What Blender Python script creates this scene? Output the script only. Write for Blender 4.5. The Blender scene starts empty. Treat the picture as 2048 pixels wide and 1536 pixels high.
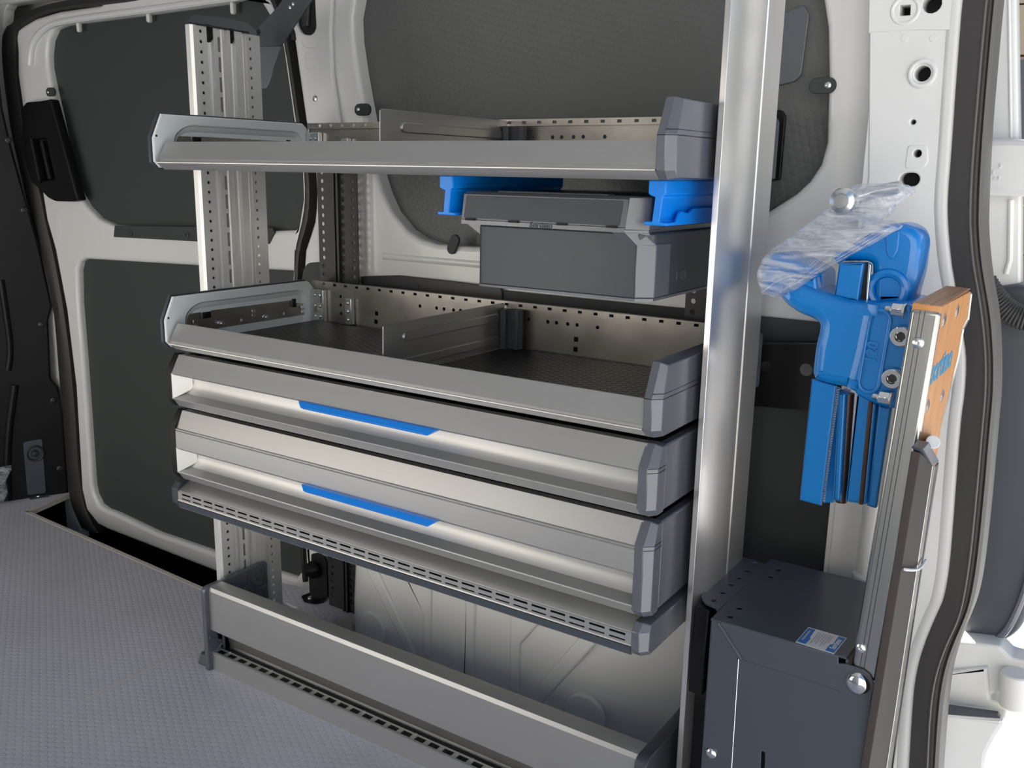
import bpy, math, random
from mathutils import Vector, Matrix
random.seed(7)
SC = bpy.context.scene
COL = SC.collection

# ---------------------------------------------------------------- camera, light, exposure
YAW, PITCH, ROLL, FPX = -0.585826209, 0.225015779, 0.0175481357, 1860.95897
CAM = Vector((0.0, -1.07, 1.028))
FWD = Vector((math.sin(YAW)*math.cos(PITCH), math.cos(YAW)*math.cos(PITCH), -math.sin(PITCH)))
_r = Vector((math.cos(YAW), -math.sin(YAW), 0)); _u = _r.cross(FWD)
RGT = _r*math.cos(ROLL) + _u*math.sin(ROLL)
UPV = -_r*math.sin(ROLL) + _u*math.cos(ROLL)
cd = bpy.data.cameras.new('camera'); cam = bpy.data.objects.new('camera', cd); COL.objects.link(cam)
cam.matrix_world = Matrix(((RGT.x, UPV.x, -FWD.x, CAM.x), (RGT.y, UPV.y, -FWD.y, CAM.y), (RGT.z, UPV.z, -FWD.z, CAM.z), (0, 0, 0, 1)))
cd.sensor_fit = 'HORIZONTAL'; cd.sensor_width = 36.0; cd.lens = 36.0*FPX/2048.0
cd.clip_start = 0.01; cd.clip_end = 200
SC.camera = cam

world = bpy.data.worlds.new('sky'); SC.world = world; world.use_nodes = True
wn = world.node_tree.nodes; wl = world.node_tree.links
bg = wn['Background']
sky = wn.new('ShaderNodeTexSky'); sky.sky_type = 'NISHITA'; sky.sun_disc = False
SUN_EL, SUN_AZ = math.radians(46), math.radians(328)      # azimuth from +Y towards +X
sky.sun_elevation = SUN_EL; sky.sun_rotation = SUN_AZ; sky.air_density = 1.0; sky.dust_density = 2.5; sky.ozone_density = 0.6
wb = wn.new('ShaderNodeMix'); wb.data_type = 'RGBA'; wb.blend_type = 'MULTIPLY'; wb.inputs[0].default_value = 1.0; wb.inputs[7].default_value = (1.0, .98, .95, 1)   # hazy, slightly warm sky
wl.new(sky.outputs[0], wb.inputs[6]); wl.new(wb.outputs[2], bg.inputs['Color']); bg.inputs['Strength'].default_value = 0.17
sd = bpy.data.lights.new('sun', 'SUN'); sd.energy = 14.0; sd.angle = math.radians(0.53); sd.color = (1.0, 0.965, 0.92)
sun = bpy.data.objects.new('sun', sd); COL.objects.link(sun)
sdir = Vector((math.sin(SUN_AZ)*math.cos(SUN_EL), math.cos(SUN_AZ)*math.cos(SUN_EL), math.sin(SUN_EL)))
sun.rotation_euler = sdir.to_track_quat('Z', 'Y').to_euler(); sun.location = (0, 0, 6)
vs = SC.view_settings
vs.view_transform = 'Standard'; vs.look = 'None'; vs.gamma = 1.0; vs.use_curve_mapping = False
vs.exposure = 0.57

# ---------------------------------------------------------------- measuring: the pixel's line of sight meets a real plane
def ray(px, py): return FWD + RGT*((px-1024)/FPX) - UPV*((py-768)/FPX)
def PY(px, py, y): d = ray(px, py); return CAM + d*((y-CAM.y)/d.y)
def PX(px, py, x): d = ray(px, py); return CAM + d*((x-CAM.x)/d.x)
def PZ(px, py, z): d = ray(px, py); return CAM + d*((z-CAM.z)/d.z)
def pys(pts, y): return [PY(a, b, y) for a, b in pts]

# ---------------------------------------------------------------- materials
def mat(name, col, rough=.5, metal=0.0, spec=.5, bump=None, var=0.0, vscale=8, coat=0.0, stretch=None, trans=0.0):
    m = bpy.data.materials.new(name); m.use_nodes = True
    n = m.node_tree.nodes; l = m.node_tree.links; b = n['Principled BSDF']
    b.inputs['Base Color'].default_value = (*col, 1); b.inputs['Roughness'].default_value = rough
    b.inputs['Metallic'].default_value = metal; b.inputs['Specular IOR Level'].default_value = spec
    b.inputs['Coat Weight'].default_value = coat; b.inputs['Coat Roughness'].default_value = .04
    tc = n.new('ShaderNodeTexCoord'); obj = tc.outputs['Object']
    if stretch:
        mp = n.new('ShaderNodeMapping'); mp.inputs['Scale'].default_value = stretch; l.new(obj, mp.inputs[0]); obj = mp.outputs[0]
    if var:
        nz = n.new('ShaderNodeTexNoise'); nz.inputs['Scale'].default_value = vscale; nz.inputs['Detail'].default_value = 5
        l.new(obj, nz.inputs['Vector'])
        rp = n.new('ShaderNodeValToRGB')
        rp.color_ramp.elements[0].position = .3; rp.color_ramp.elements[1].position = .7
        rp.color_ramp.elements[0].color = (*[max(0, c*(1-var)) for c in col], 1)
        rp.color_ramp.elements[1].color = (*[min(1, c*(1+var)) for c in col], 1)
        l.new(nz.outputs['Fac'], rp.inputs[0]); l.new(rp.outputs[0], b.inputs['Base Color'])
        if metal > .5:
            mr = n.new('ShaderNodeMapRange'); mr.inputs['To Min'].default_value = rough*.85; mr.inputs['To Max'].default_value = min(1, rough*1.2)
            l.new(nz.outputs['Fac'], mr.inputs['Value']); l.new(mr.outputs[0], b.inputs['Roughness'])
    if bump:
        kind, scale, dist = bump[:3]
        bp = n.new('ShaderNodeBump'); bp.inputs['Distance'].default_value = dist; bp.inputs['Strength'].default_value = 1.0
        if kind == 'noise':
            nz = n.new('ShaderNodeTexNoise'); nz.inputs['Scale'].default_value = scale; nz.inputs['Detail'].default_value = 3
            l.new(obj, nz.inputs['Vector']); h = nz.outputs['Fac']
        else:                                            # hex: three plane waves at 60 degrees make a hexagonal grid of dots
            ax = bump[3]; k = 2*math.pi*scale; acc = None
            for a in (bump[4], bump[4]+60, bump[4]+120):
                dv = n.new('ShaderNodeVectorMath'); dv.operation = 'DOT_PRODUCT'
                v = [0, 0, 0]; v[ax[0]] = k*math.cos(math.radians(a)); v[ax[1]] = k*math.sin(math.radians(a))
                l.new(obj, dv.inputs[0]); dv.inputs[1].default_value = v
                c = n.new('ShaderNodeMath'); c.operation = 'COSINE'; l.new(dv.outputs['Value'], c.inputs[0])
                if acc:
                    s = n.new('ShaderNodeMath'); s.operation = 'ADD'; l.new(acc, s.inputs[0]); l.new(c.outputs[0], s.inputs[1]); acc = s.outputs[0]
                else: acc = c.outputs[0]
            mr = n.new('ShaderNodeMapRange'); mr.interpolation_type = 'SMOOTHSTEP'
            mr.inputs['From Min'].default_value = bump[5]; mr.inputs['From Max'].default_value = bump[6]
            l.new(acc, mr.inputs['Value']); h = mr.outputs[0]
        l.new(h, bp.inputs['Height']); l.new(bp.outputs[0], b.inputs['Normal'])
    return m

M = {}
M['white'] = mat('white_car_paint', (.74, .75, .74), .25, coat=.4)
M['white_rough'] = mat('white_primer', (.72, .72, .69), .5)
M['floor'] = mat('grey_floor_board', (.56, .55, .60), .45, bump=('hex', 75, .0004, (0, 1), 0, -1.2, .2), var=.06, vscale=4)
M['liner'] = mat('smooth_grey_liner', (.050, .057, .057), .6, spec=.3, bump=('noise', 900, .0002))
M['liner_hex'] = mat('dimpled_grey_liner', (.105, .112, .110), .5, bump=('hex', 80, .00035, (0, 2), 15, -1.2, 1.2))
M['alu'] = mat('anodised_aluminium', (.50, .50, .49), .38, metal=.74, var=.03, vscale=40, stretch=(.4, 30, 30))
M['alu_v'] = mat('extruded_aluminium_post', (.86, .85, .82), .34, metal=.55, var=.04, vscale=40, stretch=(30, 30, .4))
M['alu_lit'] = mat('lit_aluminium_tone', (.82, .80, .76), .45, metal=.6)  # paler aluminium: light on the rail edge and grip reveal put into the colour
M['galv'] = mat('galvanised_sheet', (.36, .34, .31), .33, metal=.9, var=.2, vscale=14)
M['sheet'] = mat('bare_divider_sheet', (.50, .50, .50), .36, metal=.92)
M['alu_r'] = mat('smooth_extruded_post', (.74, .73, .71), .28, metal=.85)
M['zinc'] = mat('zinc_plated_steel', (.72, .74, .74), .25, metal=1.0)
M['chrome'] = mat('polished_bolt', (.85, .85, .83), .10, metal=1.0)
M['panel'] = mat('pale_blue_grey_enamel', (.76, .80, .81), .4)
M['dplas'] = mat('dark_grey_plastic', (.050, .058, .070), .42, bump=('noise', 1500, .0001))
M['gplas'] = mat('slate_grey_plastic', (.100, .110, .130), .26, spec=1.0, bump=('noise', 1500, .0001))
M['black'] = mat('black_plastic', (.006, .006, .0065), .42, spec=.25)
M['blackv'] = mat('black_rubber_mat', (.016, .016, .017), .38, bump=('hex', 75, .0012, (0, 1), 0, -.8, 1.5))
M['rubber'] = mat('black_rubber', (.024, .023, .023), .5)
M['seal'] = mat('textured_grey_seal', (.040, .038, .038), .6, bump=('noise', 700, .0004))
M['seal_lip'] = mat('smooth_seal_bulb', (.11, .105, .098), .5)
M['dsteel'] = mat('slate_powder_coat', (.058, .068, .085), .33, bump=('noise', 700, .00008))
M['bsteel'] = mat('black_powder_coat', (.020, .021, .022), .4)
M['blue'] = mat('bright_blue_plastic', (.0, .23, .82), .35)
M['vblue'] = mat('blue_vise_enamel', (.0, .185, .56), .30, coat=.35, bump=('noise', 120, .0003))
M['brownbar'] = mat('greased_brown_steel', (.06, .035, .025), .35, metal=.5)
M['steel'] = mat('brushed_steel', (.46, .46, .43), .24, metal=1.0, var=.03, vscale=20, stretch=(40, 40, .3))
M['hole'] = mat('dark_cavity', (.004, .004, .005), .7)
M['legmetal'] = mat('brown_black_steel', (.060, .052, .050), .75, spec=.12)
M['paper'] = mat('white_label_paper', (.62, .64, .66), .5)
M['bluepaper'] = mat('blue_label_print', (.02, .16, .45), .5)
M['greyprint'] = mat('grey_label_print', (.35, .36, .38), .5)
M['blueprint'] = mat('blue_logo_print', (.01, .22, .42), .5)
M['concrete'] = mat('sunlit_concrete', (.42, .425, .43), .8, var=.12, vscale=2)
M['beige'] = mat('beige_bounce_wall', (.47, .455, .425), .7)
M['tancladding'] = mat('tan_cladding', (.34, .28, .19), .7)
M['roofpan'] = mat('pale_headliner', (.55, .56, .57), .6)
M['floorband'] = mat('pale_floor_edge', (.60, .58, .53), .5)

def wood_mat(name, c1, c2, scale, stretch):
    m = mat(name, c1, .42); n = m.node_tree.nodes; l = m.node_tree.links; b = n['Principled BSDF']
    tc = n.new('ShaderNodeTexCoord'); mp = n.new('ShaderNodeMapping'); mp.inputs['Scale'].default_value = stretch
    nz = n.new('ShaderNodeTexNoise'); nz.inputs['Scale'].default_value = scale; nz.inputs['Detail'].default_value = 6
    rp = n.new('ShaderNodeValToRGB'); rp.color_ramp.elements[0].color = (*c1, 1); rp.color_ramp.elements[1].color = (*c2, 1)
    rp.color_ramp.elements[0].position = .35; rp.color_ramp.elements[1].position = .65
    l.new(tc.outputs['Object'], mp.inputs[0]); l.new(mp.outputs[0], nz.inputs['Vector']); l.new(nz.outputs['Fac'], rp.inputs[0]); l.new(rp.outputs[0], b.inputs['Base Color'])
    return m
M['wood'] = wood_mat('oiled_beech_multiplex', (.60, .29, .105), (.50, .22, .075), 6, (10, 10, 1.2))
M['woodedge'] = wood_mat('multiplex_edge_plies', (.50, .27, .13), (.28, .13, .06), 3, (120, 2, 120))

def film_mat():
    m = bpy.data.materials.new('clear_plastic_film'); m.use_nodes = True
    n = m.node_tree.nodes; l = m.node_tree.links; n.remove(n['Principled BSDF'])
    out = n['Material Output']; tr = n.new('ShaderNodeBsdfTransparent'); gl = n.new('ShaderNodeBsdfGlossy'); df = n.new('ShaderNodeBsdfTranslucent'); d2 = n.new('ShaderNodeBsdfDiffuse')
    gl.inputs['Roughness'].default_value = .22; tr.inputs[0].default_value = (.97, .98, 1, 1)
    d2.inputs[0].default_value = (.9, .92, .95, 1); df.inputs[0].default_value = (.9, .92, .95, 1)
    tc = n.new('ShaderNodeTexCoord'); mp = n.new('ShaderNodeMapping'); mp.inputs['Rotation'].default_value = (0, math.radians(35), 0); mp.inputs['Scale'].default_value = (6, 10, 40)
    nz = n.new('ShaderNodeTexNoise'); nz.inputs['Scale'].default_value = 2.2; nz.inputs['Detail'].default_value = 6; nz.inputs['Distortion'].default_value = 1.2
    l.new(tc.outputs['Object'], mp.inputs[0]); l.new(mp.outputs[0], nz.inputs['Vector'])
    bp = n.new('ShaderNodeBump'); bp.inputs['Distance'].default_value = .008; l.new(nz.outputs['Fac'], bp.inputs['Height'])
    for s in (gl, d2): l.new(bp.outputs[0], s.inputs['Normal'])
    r1 = n.new('ShaderNodeValToRGB'); r1.color_ramp.elements[0].position = .40; r1.color_ramp.elements[0].color = (.18, .18, .18, 1)
    r1.color_ramp.elements[1].position = .62; r1.color_ramp.elements[1].color = (.70, .69, .68, 1); l.new(nz.outputs['Fac'], r1.inputs[0])
    a = n.new('ShaderNodeMixShader'); a.inputs[0].default_value = .4; l.new(d2.outputs[0], a.inputs[1]); l.new(df.outputs[0], a.inputs[2])
    g = n.new('ShaderNodeMixShader'); g.inputs[0].default_value = .22; l.new(a.outputs[0], g.inputs[1]); l.new(gl.outputs[0], g.inputs[2])
    mx = n.new('ShaderNodeMixShader'); l.new(r1.outputs[0], mx.inputs[0]); l.new(tr.outputs[0], mx.inputs[1]); l.new(g.outputs[0], mx.inputs[2])
    l.new(mx.outputs[0], out.inputs['Surface'])
    return m
M['film'] = film_mat()

# ---------------------------------------------------------------- mesh helpers
class MB:
    def __init__(s): s.v = []; s.f = []
    def add(s, v, f):
        o = len(s.v); s.v += [Vector(p) for p in v]; s.f += [[i+o for i in q] for q in f]; return s
    def box(s, x0, x1, y0, y1, z0, z1):
        return s.add([(x0,y0,z0),(x1,y0,z0),(x1,y1,z0),(x0,y1,z0),(x0,y0,z1),(x1,y0,z1),(x1,y1,z1),(x0,y1,z1)],
                     [(3,2,1,0),(4,5,6,7),(0,1,5,4),(1,2,6,5),(2,3,7,6),(3,0,4,7)])
    def rings(s, rings, caps=True, closed=True):
        n = len(rings[0]); v = [p for r in rings for p in r]; f = []
        for i in range(len(rings)-1):
            for j in range(n if closed else n-1):
                k = (j+1) % n; f.append((i*n+j, i*n+k, (i+1)*n+k, (i+1)*n+j))
        if caps and closed: f.append(tuple(range(n))[::-1]); f.append(tuple(range((len(rings)-1)*n, len(rings)*n)))
        return s.add(v, f)
    def prx(s, prof, x0, x1): return s.rings([[(x, y, z) for y, z in prof] for x in (x0, x1)])
    def pry(s, prof, y0, y1): return s.rings([[(x, y, z) for x, z in prof] for y in (y0, y1)])
    def prz(s, prof, z0, z1): return s.rings([[(x, y, z) for x, y in prof] for z in (z0, z1)])
    def cyl(s, p0, p1, r0, r1=None, n=20):
        p0, p1 = Vector(p0), Vector(p1); d = (p1-p0).normalized(); r1 = r0 if r1 is None else r1
        a = d.orthogonal().normalized(); b = d.cross(a)
        return s.rings([[p+(a*math.cos(t)+b*math.sin(t))*r for t in [2*math.pi*i/n for i in range(n)]] for p, r in ((p0, r0), (p1, r1))])
    def lathe(s, p, d, prof, n=24):                    # prof: (radius, distance along d)
        p = Vector(p); d = Vector(d).normalized(); a = d.orthogonal().normalized(); b = d.cross(a)
        return s.rings([[p+d*h+(a*math.cos(t)+b*math.sin(t))*max(r, 1e-5) for t in [2*math.pi*i/n for i in range(n)]] for r, h in prof])
    def tube(s, pts, r, n=10):
        pts = [Vector(p) for p in pts]; R = []; up = None
        for i, p in enumerate(pts):
            d = (pts[min(i+1, len(pts)-1)]-pts[max(i-1, 0)]).normalized()
            a = d.orthogonal().normalized() if up is None else (up-d*up.dot(d)).normalized()
            up = a; b = d.cross(a); rr = r[i] if isinstance(r, list) else r
            R.append([p+(a*math.cos(t)+b*math.sin(t))*rr for t in [2*math.pi*k/n for k in range(n)]])
        return s.rings(R)
    def torus(s, c, d, R, r, n=24, m=8):
        c = Vector(c); d = Vector(d).normalized(); a = d.orthogonal().normalized(); b = d.cross(a); v = []; f = []
        for i in range(n):
            t = 2*math.pi*i/n; e = a*math.cos(t)+b*math.sin(t)
            for j in range(m): q = 2*math.pi*j/m; v.append(c+e*(R+r*math.cos(q))+d*(r*math.sin(q)))
        for i in range(n):
            for j in range(m): f.append((i*m+j, ((i+1) % n)*m+j, ((i+1) % n)*m+(j+1) % m, i*m+(j+1) % m))
        return s.add(v, f)

WLOC = {}
def wl_(o): return WLOC.get(o.name, Vector((0, 0, 0))) if o else Vector((0, 0, 0))
def link(name, me, m, parent=None, smooth=35):
    o = bpy.data.objects.new(name, me); COL.objects.link(o)
    w = wl_(parent)
    if parent: o.parent = parent; me.transform(Matrix.Translation(-w))
    WLOC[o.name] = w
    me.materials.clear(); me.materials.append(M[m] if isinstance(m, str) else m)
    me.validate(); me.update()
    if smooth:
        me.polygons.foreach_set('use_smooth', [True]*len(me.polygons)); me.set_sharp_from_angle(angle=math.radians(smooth))
    return o
def obj(name, mb, m, parent=None, bev=0, seg=2, smooth=35, recalc=True):
    import bmesh
    me = bpy.data.meshes.new(name); me.from_pydata([tuple(v) for v in mb.v], [], mb.f)
    if recalc:
        b = bmesh.new(); b.from_mesh(me); bmesh.ops.recalc_face_normals(b, faces=b.faces); b.to_mesh(me); b.free()
    o = link(name, me, m, parent, smooth)
    if bev:
        md = o.modifiers.new('bevel', 'BEVEL'); md.width = bev; md.segments = seg; md.limit_method = 'ANGLE'; md.angle_limit = math.radians(35); md.harden_normals = False
    return o
def tag(o, label=None, cat=None, group=None, kind=None):
    if label: o['label'] = label
    if cat: o['category'] = cat
    if group: o['group'] = group
    if kind: o['kind'] = kind
    return o
def thing(name, loc, label=None, cat=None, group=None, kind=None):
    o = bpy.data.objects.new(name, None); COL.objects.link(o); o.location = loc; o.empty_display_size = .05
    WLOC[o.name] = Vector(loc); return tag(o, label, cat, group, kind)

def plate_mesh(outer, holes, n, t, bevel=0.0, res=2):
    """flat sheet: outline and holes are world points in one plane; front face on that plane, thickness t along n"""
    n = Vector(n).normalized(); o = Vector(outer[0])
    u = (Vector(outer[1])-o); u = (u-n*u.dot(n)).normalized(); v = n.cross(u)
    cu = bpy.data.curves.new('c', 'CURVE'); cu.dimensions = '2D'; cu.fill_mode = 'BOTH'
    cu.extrude = max(t/2-bevel, 0); cu.bevel_depth = bevel; cu.bevel_resolution = res; cu.offset = -bevel
    for poly in [outer]+list(holes):
        sp = cu.splines.new('POLY'); sp.points.add(len(poly)-1); sp.use_cyclic_u = True
        for i, p in enumerate(poly):
            d = Vector(p)-o; sp.points[i].co = (d.dot(u), d.dot(v), 0, 1)
    ob = bpy.data.objects.new('c', cu); me = bpy.data.meshes.new_from_object(ob)
    bpy.data.objects.remove(ob); bpy.data.curves.remove(cu)
    c = o+n*(t/2)
    me.transform(Matrix(((u.x, v.x, n.x, c.x), (u.y, v.y, n.y, c.y), (u.z, v.z, n.z, c.z), (0, 0, 0, 1))))
    return me
def plate(name, outer, holes, n, t, m, parent=None, bevel=0.0, res=2):
    return link(name, plate_mesh(outer, holes, n, t, bevel, res), m, parent, 30)
def holed_strip(name, o, u, v, L, w, cs, a, b, n, t, m, parent, round_=True, c=None):
    """strip of length L along u and width w along v with a row of real holes centred at cs along u; hole half sizes a, b"""
    o = Vector(o); u = Vector(u); v = Vector(v); n = Vector(n); c = w/2 if c is None else c; mb = MB(); cs = sorted(cs)
    cuts = [0]+[(p+q)/2 for p, q in zip(cs, cs[1:])]+[L]
    P = lambda x, y: o+u*x+v*y
    for i, x in enumerate(cs):
        x0, x1 = cuts[i]-x, cuts[i+1]-x; y0, y1 = -c, w-c
        A = [math.atan2(q, p) for p, q in ((x0,y0),(x1,y0),(x1,y1),(x0,y1))]
        A += [math.atan2(q*b, p*a) for p, q in ((-1,-1),(1,-1),(1,1),(-1,1))] if not round_ else [2*math.pi*k/10-math.pi+.01 for k in range(10)]
        A = sorted(A); out = []; inn = []
        for t_ in A:
            dx, dy = math.cos(t_), math.sin(t_)
            k = min((x1 if dx > 0 else x0)/dx if abs(dx) > 1e-9 else 1e9, (y1 if dy > 0 else y0)/dy if abs(dy) > 1e-9 else 1e9); out.append((x+dx*k, c+dy*k))
            if round_: h = 1/math.sqrt((dx/a)**2+(dy/b)**2)
            else: h = min(a/abs(dx) if abs(dx) > 1e-9 else 1e9, b/abs(dy) if abs(dy) > 1e-9 else 1e9)
            inn.append((x+dx*h, c+dy*h))
        mb.rings([[P(*q) for q in out], [P(*q) for q in inn], [P(*q)+n*t for q in inn], [P(*q)+n*t for q in out]], caps=False)
    for y in (0, w): mb.add([P(0,y), P(L,y), P(L,y)+n*t, P(0,y)+n*t], [(0,1,2,3)])
    return obj(name, mb, m, parent)
def rnd(pts, r, n=5):
    """round the corners of a polygon; r is one radius or a list"""
    pts = [Vector(p) for p in pts]; out = []
    for i, p in enumerate(pts):
        a, b = pts[i-1], pts[(i+1) % len(pts)]; rr = r[i] if isinstance(r, list) else r
        if rr <= 0: out.append(p); continue
        ea, eb = a-p, b-p; rr = min(rr, ea.length*.49, eb.length*.49)
        q0, q1 = p+ea.normalized()*rr, p+eb.normalized()*rr
        for k in range(n+1):
            t = k/n; out.append(q0*(1-t)**2+p*2*t*(1-t)+q1*t*t)
    return out
def circ(c, n, r, k=14, r2=None, ax=None):
    c = Vector(c); n = Vector(n).normalized(); a = Vector(ax) if ax else n.orthogonal().normalized(); b = n.cross(a)
    return [c+a*(r*math.cos(2*math.pi*i/k))+b*((r2 or r)*math.sin(2*math.pi*i/k)) for i in range(k)]
def caps(c0, c1, n, r, k=8):
    c0, c1 = Vector(c0), Vector(c1); n = Vector(n).normalized(); d = (c1-c0).normalized(); b = n.cross(d); out = []
    for i in range(k+1): t = math.pi/2+math.pi*i/k; out.append(c0+d*(r*math.cos(t))+b*(r*math.sin(t)))
    for i in range(k+1): t = -math.pi/2+math.pi*i/k; out.append(c1+d*(r*math.cos(t))+b*(r*math.sin(t)))
    return out
def smoothp(pts, it=2, closed=False):
    pts = [Vector(p) for p in pts]
    for _ in range(it):
        q = [] if closed else [pts[0]]
        for i in range(len(pts)-(0 if closed else 1)):
            a, b = pts[i], pts[(i+1) % len(pts)]; q += [a*.75+b*.25, a*.25+b*.75]
        if not closed: q.append(pts[-1])
        pts = q
    return pts
def resample(pts, n):
    pts = [Vector(p) for p in pts]; L = [0]
    for a, b in zip(pts, pts[1:]): L.append(L[-1]+(b-a).length)
    out = []; j = 0
    for i in range(n):
        s = L[-1]*i/(n-1)
        while j < len(L)-2 and L[j+1] < s: j += 1
        t = (s-L[j])/max(L[j+1]-L[j], 1e-9); out.append(pts[j].lerp(pts[j+1], t))
    return out
def text(name, body, o, u, v, size, m, parent, depth=.0004, offset=0.0, align='CENTER', sx=1.0):
    cu = bpy.data.curves.new('t', 'FONT'); cu.body = body; cu.size = size; cu.extrude = depth; cu.offset = offset
    cu.align_x = align; cu.align_y = 'CENTER'; cu.resolution_u = 3
    ob = bpy.data.objects.new('t', cu); me = bpy.data.meshes.new_from_object(ob); bpy.data.objects.remove(ob); bpy.data.curves.remove(cu)
    u = Vector(u).normalized(); v = Vector(v).normalized(); n = u.cross(v); o = Vector(o)
    me.transform(Matrix(((u.x*sx, v.x, n.x, o.x), (u.y*sx, v.y, n.y, o.y), (u.z*sx, v.z, n.z, o.z), (0, 0, 0, 1))))
    return link(name, me, m, parent, 0)
def screw(name, p, d, r, m, parent, h=None):
    """round-head screw with a cross recess, seated at p, head pointing along d"""
    h = h or r*.5; p = Vector(p); d = Vector(d).normalized(); mb = MB()
    mb.lathe(p-d*.001, d, [(r, 0), (r, .001), (r*.92, h*.55+.001), (r*.6, h*.9+.001), (r*.38, h+.001), (r*.34, h*.5+.001), (0, h*.45+.001)], 18)
    return obj(name, mb, m, parent)
def hexbolt(name, p, d, r, h, m, parent, stud=0.0):
    p = Vector(p); d = Vector(d).normalized(); mb = MB()
    mb.cyl(p, p+d*h*.18, r*1.15, n=20); mb.cyl(p+d*h*.18, p+d*h, r, n=6); mb.cyl(p+d*h, p+d*h*1.12, r*.8, r*.6, n=12)
    if stud: mb.cyl(p+d*h, p+d*(h+stud), r*.5, r*.45, n=12)
    return obj(name, mb, m, parent, bev=r*.06, seg=1)
NY = Vector((0, 1, 0)); NX = Vector((1, 0, 0)); NZ = Vector((0, 0, 1))

# ================================================================ SETTING
def PP(px, py, a, b):                                   # line of sight meets the vertical plane through plan points a and b
    d = ray(px, py); n = Vector((b[1]-a[1], -(b[0]-a[0]), 0)); return CAM+d*((Vector((a[0], a[1], 0))-CAM).dot(n)/d.dot(n))
g = MB().box(-30, 30, -30, 30, -.6, -.55); tag(obj('ground', g, 'concrete'), 'sunlit pale concrete outside the van', None, None, 'structure')

fl = thing('floor', (-1.7, -.4, 0), 'grey dimpled floor boards of the van', None, None, 'structure')
plate('floor_board', [(-3.3,-1.25,0),(-1.6,-1.25,0),(-1.6,.287,0),(-1.79,.287,0),(-2.68,.324,0),(-2.735,.502,0),(-3.3,.502,0)], [], (0,0,-1), .012, 'floor', fl)
plate('floor_board', [(-1.598,-1.25,0),(-.2,-1.25,0),(-.2,.47,0),(-1.50,.47,0),(-1.692,.432,0),(-1.70,.40,0),(-1.77,.30,0),(-1.598,.288,0)],
      [caps(PZ(568,1208,0), PZ(588,1216,0), (0,0,-1), .007)], (0,0,-1), .012, 'floor', fl)
obj('seam', MB().box(-1.6012,-1.5968,-1.25,.286,-.004,.0006), 'floorband', fl)
eg = MB()
for a, b in (((-2.735,.502),(-2.68,.324)), ((-2.68,.324),(-1.79,.287))):
    a = Vector((*a,0)); b = Vector((*b,0)); d = (b-a).normalized(); n = Vector((d.y,-d.x,0)); n = n if n.y > 0 or n.x > .5 else -n
    q = [(a,-.013),(a+n*.012,-.013),(a+n*.012,.001),(a,.001)]
    eg.rings([[p+Vector((0,0,z)) for p, z in q], [p+(b-a)+Vector((0,0,z)) for p, z in q]])
obj('edge_strip', eg, 'floorband', fl)
for p, q in (((352,1196),(365,1199)),):
    pass
sw = MB().box(-2.80,-1.55,.20,.62,-.16,-.15).box(-2.80,-1.55,.18,.20,-.16,-.0125).box(-2.80,-2.78,.2,.62,-.16,-.0125).box(-1.57,-1.55,.2,.62,-.16,-.0125)
obj('step_well', sw, 'black', fl)

def st(o, label=None): return tag(o, label, None, None, 'structure')
st(obj('ceiling', MB().box(-3.3,-.16,-1.27,.66,1.62,1.66), 'roofpan'), 'pale van roof above the frame')
# unseen far side wall, its opening added and sized to let light in, bulkhead in front: outside the frame, they shade and mirror the room
st(plate('wall_right', [(-3.3,-1.25,-.1),(-.25,-1.25,-.1),(-.25,-1.25,1.66),(-3.3,-1.25,1.66)], [rnd([(-3.1,-1.25,.16),(-1.3,-1.25,.16),(-1.3,-1.25,1.28),(-3.1,-1.25,1.28)], .12)], (0,-1,0), .03, 'roofpan', None, .004), 'opposite side wall of the van, unseen, with an opening added for light')
st(obj('wall_front', MB().box(-3.34,-3.3,-1.27,.66,-.1,1.66), 'black'), 'black bulkhead panel at the front of the cargo bay')

# ---- wall_left: pressed white side wall
wlft = thing('wall_left', (-1.5,.62,0), 'white pressed side wall of the van behind the racking', None, None, 'structure')
obj('outer_skin', MB().box(-3.3,-.24,.62,.66,-.3,1.64), 'white_rough', wlft)
obj('sill', MB().box(-3.3,-.24,.45,.62,-.3,-.16), 'white_rough', wlft)
sealL = [(6,60),(10,143),(21.5,229),(28.6,272),(47,358),(67,440),(92,517),(111,602),(118,691),(122,755),(131.6,842),(138.4,975),(150,1020),(165,1050)]
sealR = [(36,70),(34,143),(44,210),(49,262),(62,320),(84,384),(93,440),(109,500),(131.6,620),(150,773),(163,980),(178,1030),(200,1065)]
# front pillar strip, white, seen between the black trim and the door seal
fp = [(-3.3,.508,-.16),(-3.3,.508,1.62)]+[tuple(PY(x,y,.508)) for x, y in [(60,-60),(10,20)]+sealL[:-1]]+[(-2.70,.508,-.16)]
plate('front_pillar', fp, [], NY, .03, 'white', wlft, .004)
cantrail = [(-3.3,.50,1.475),(-1.45,.50,1.475),(-1.45,.50,1.62),(-3.3,.50,1.62)]
plate('cant_rail', cantrail, [], NY, .05, 'white', wlft, .01)
topL = [tuple(PY(x,y,.505)) for x, y in [(28,48),(69,17),(115,5),(160,-4),(260,-18)]]
topR = [tuple(PY(x,y,.505)) for x, y in [(48,52),(80,33),(118,20),(200,12),(300,0)]]
rightL = [(515,-60),(548,0),(575,74),(598,239),(613,330),(617,385),(615,415),(610,444),(602,473),(596,500),(595,560),(596,700),(600,900),(606,1100),(612,1160)]
rightR = [(530,-60),(562,0),(585,67),(609,239),(628,330),(631,385),(630,415),(627,444),(618,473),(609,500),(605,560),(607,700),(611,900),(615,1100),(620,1160)]
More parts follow.
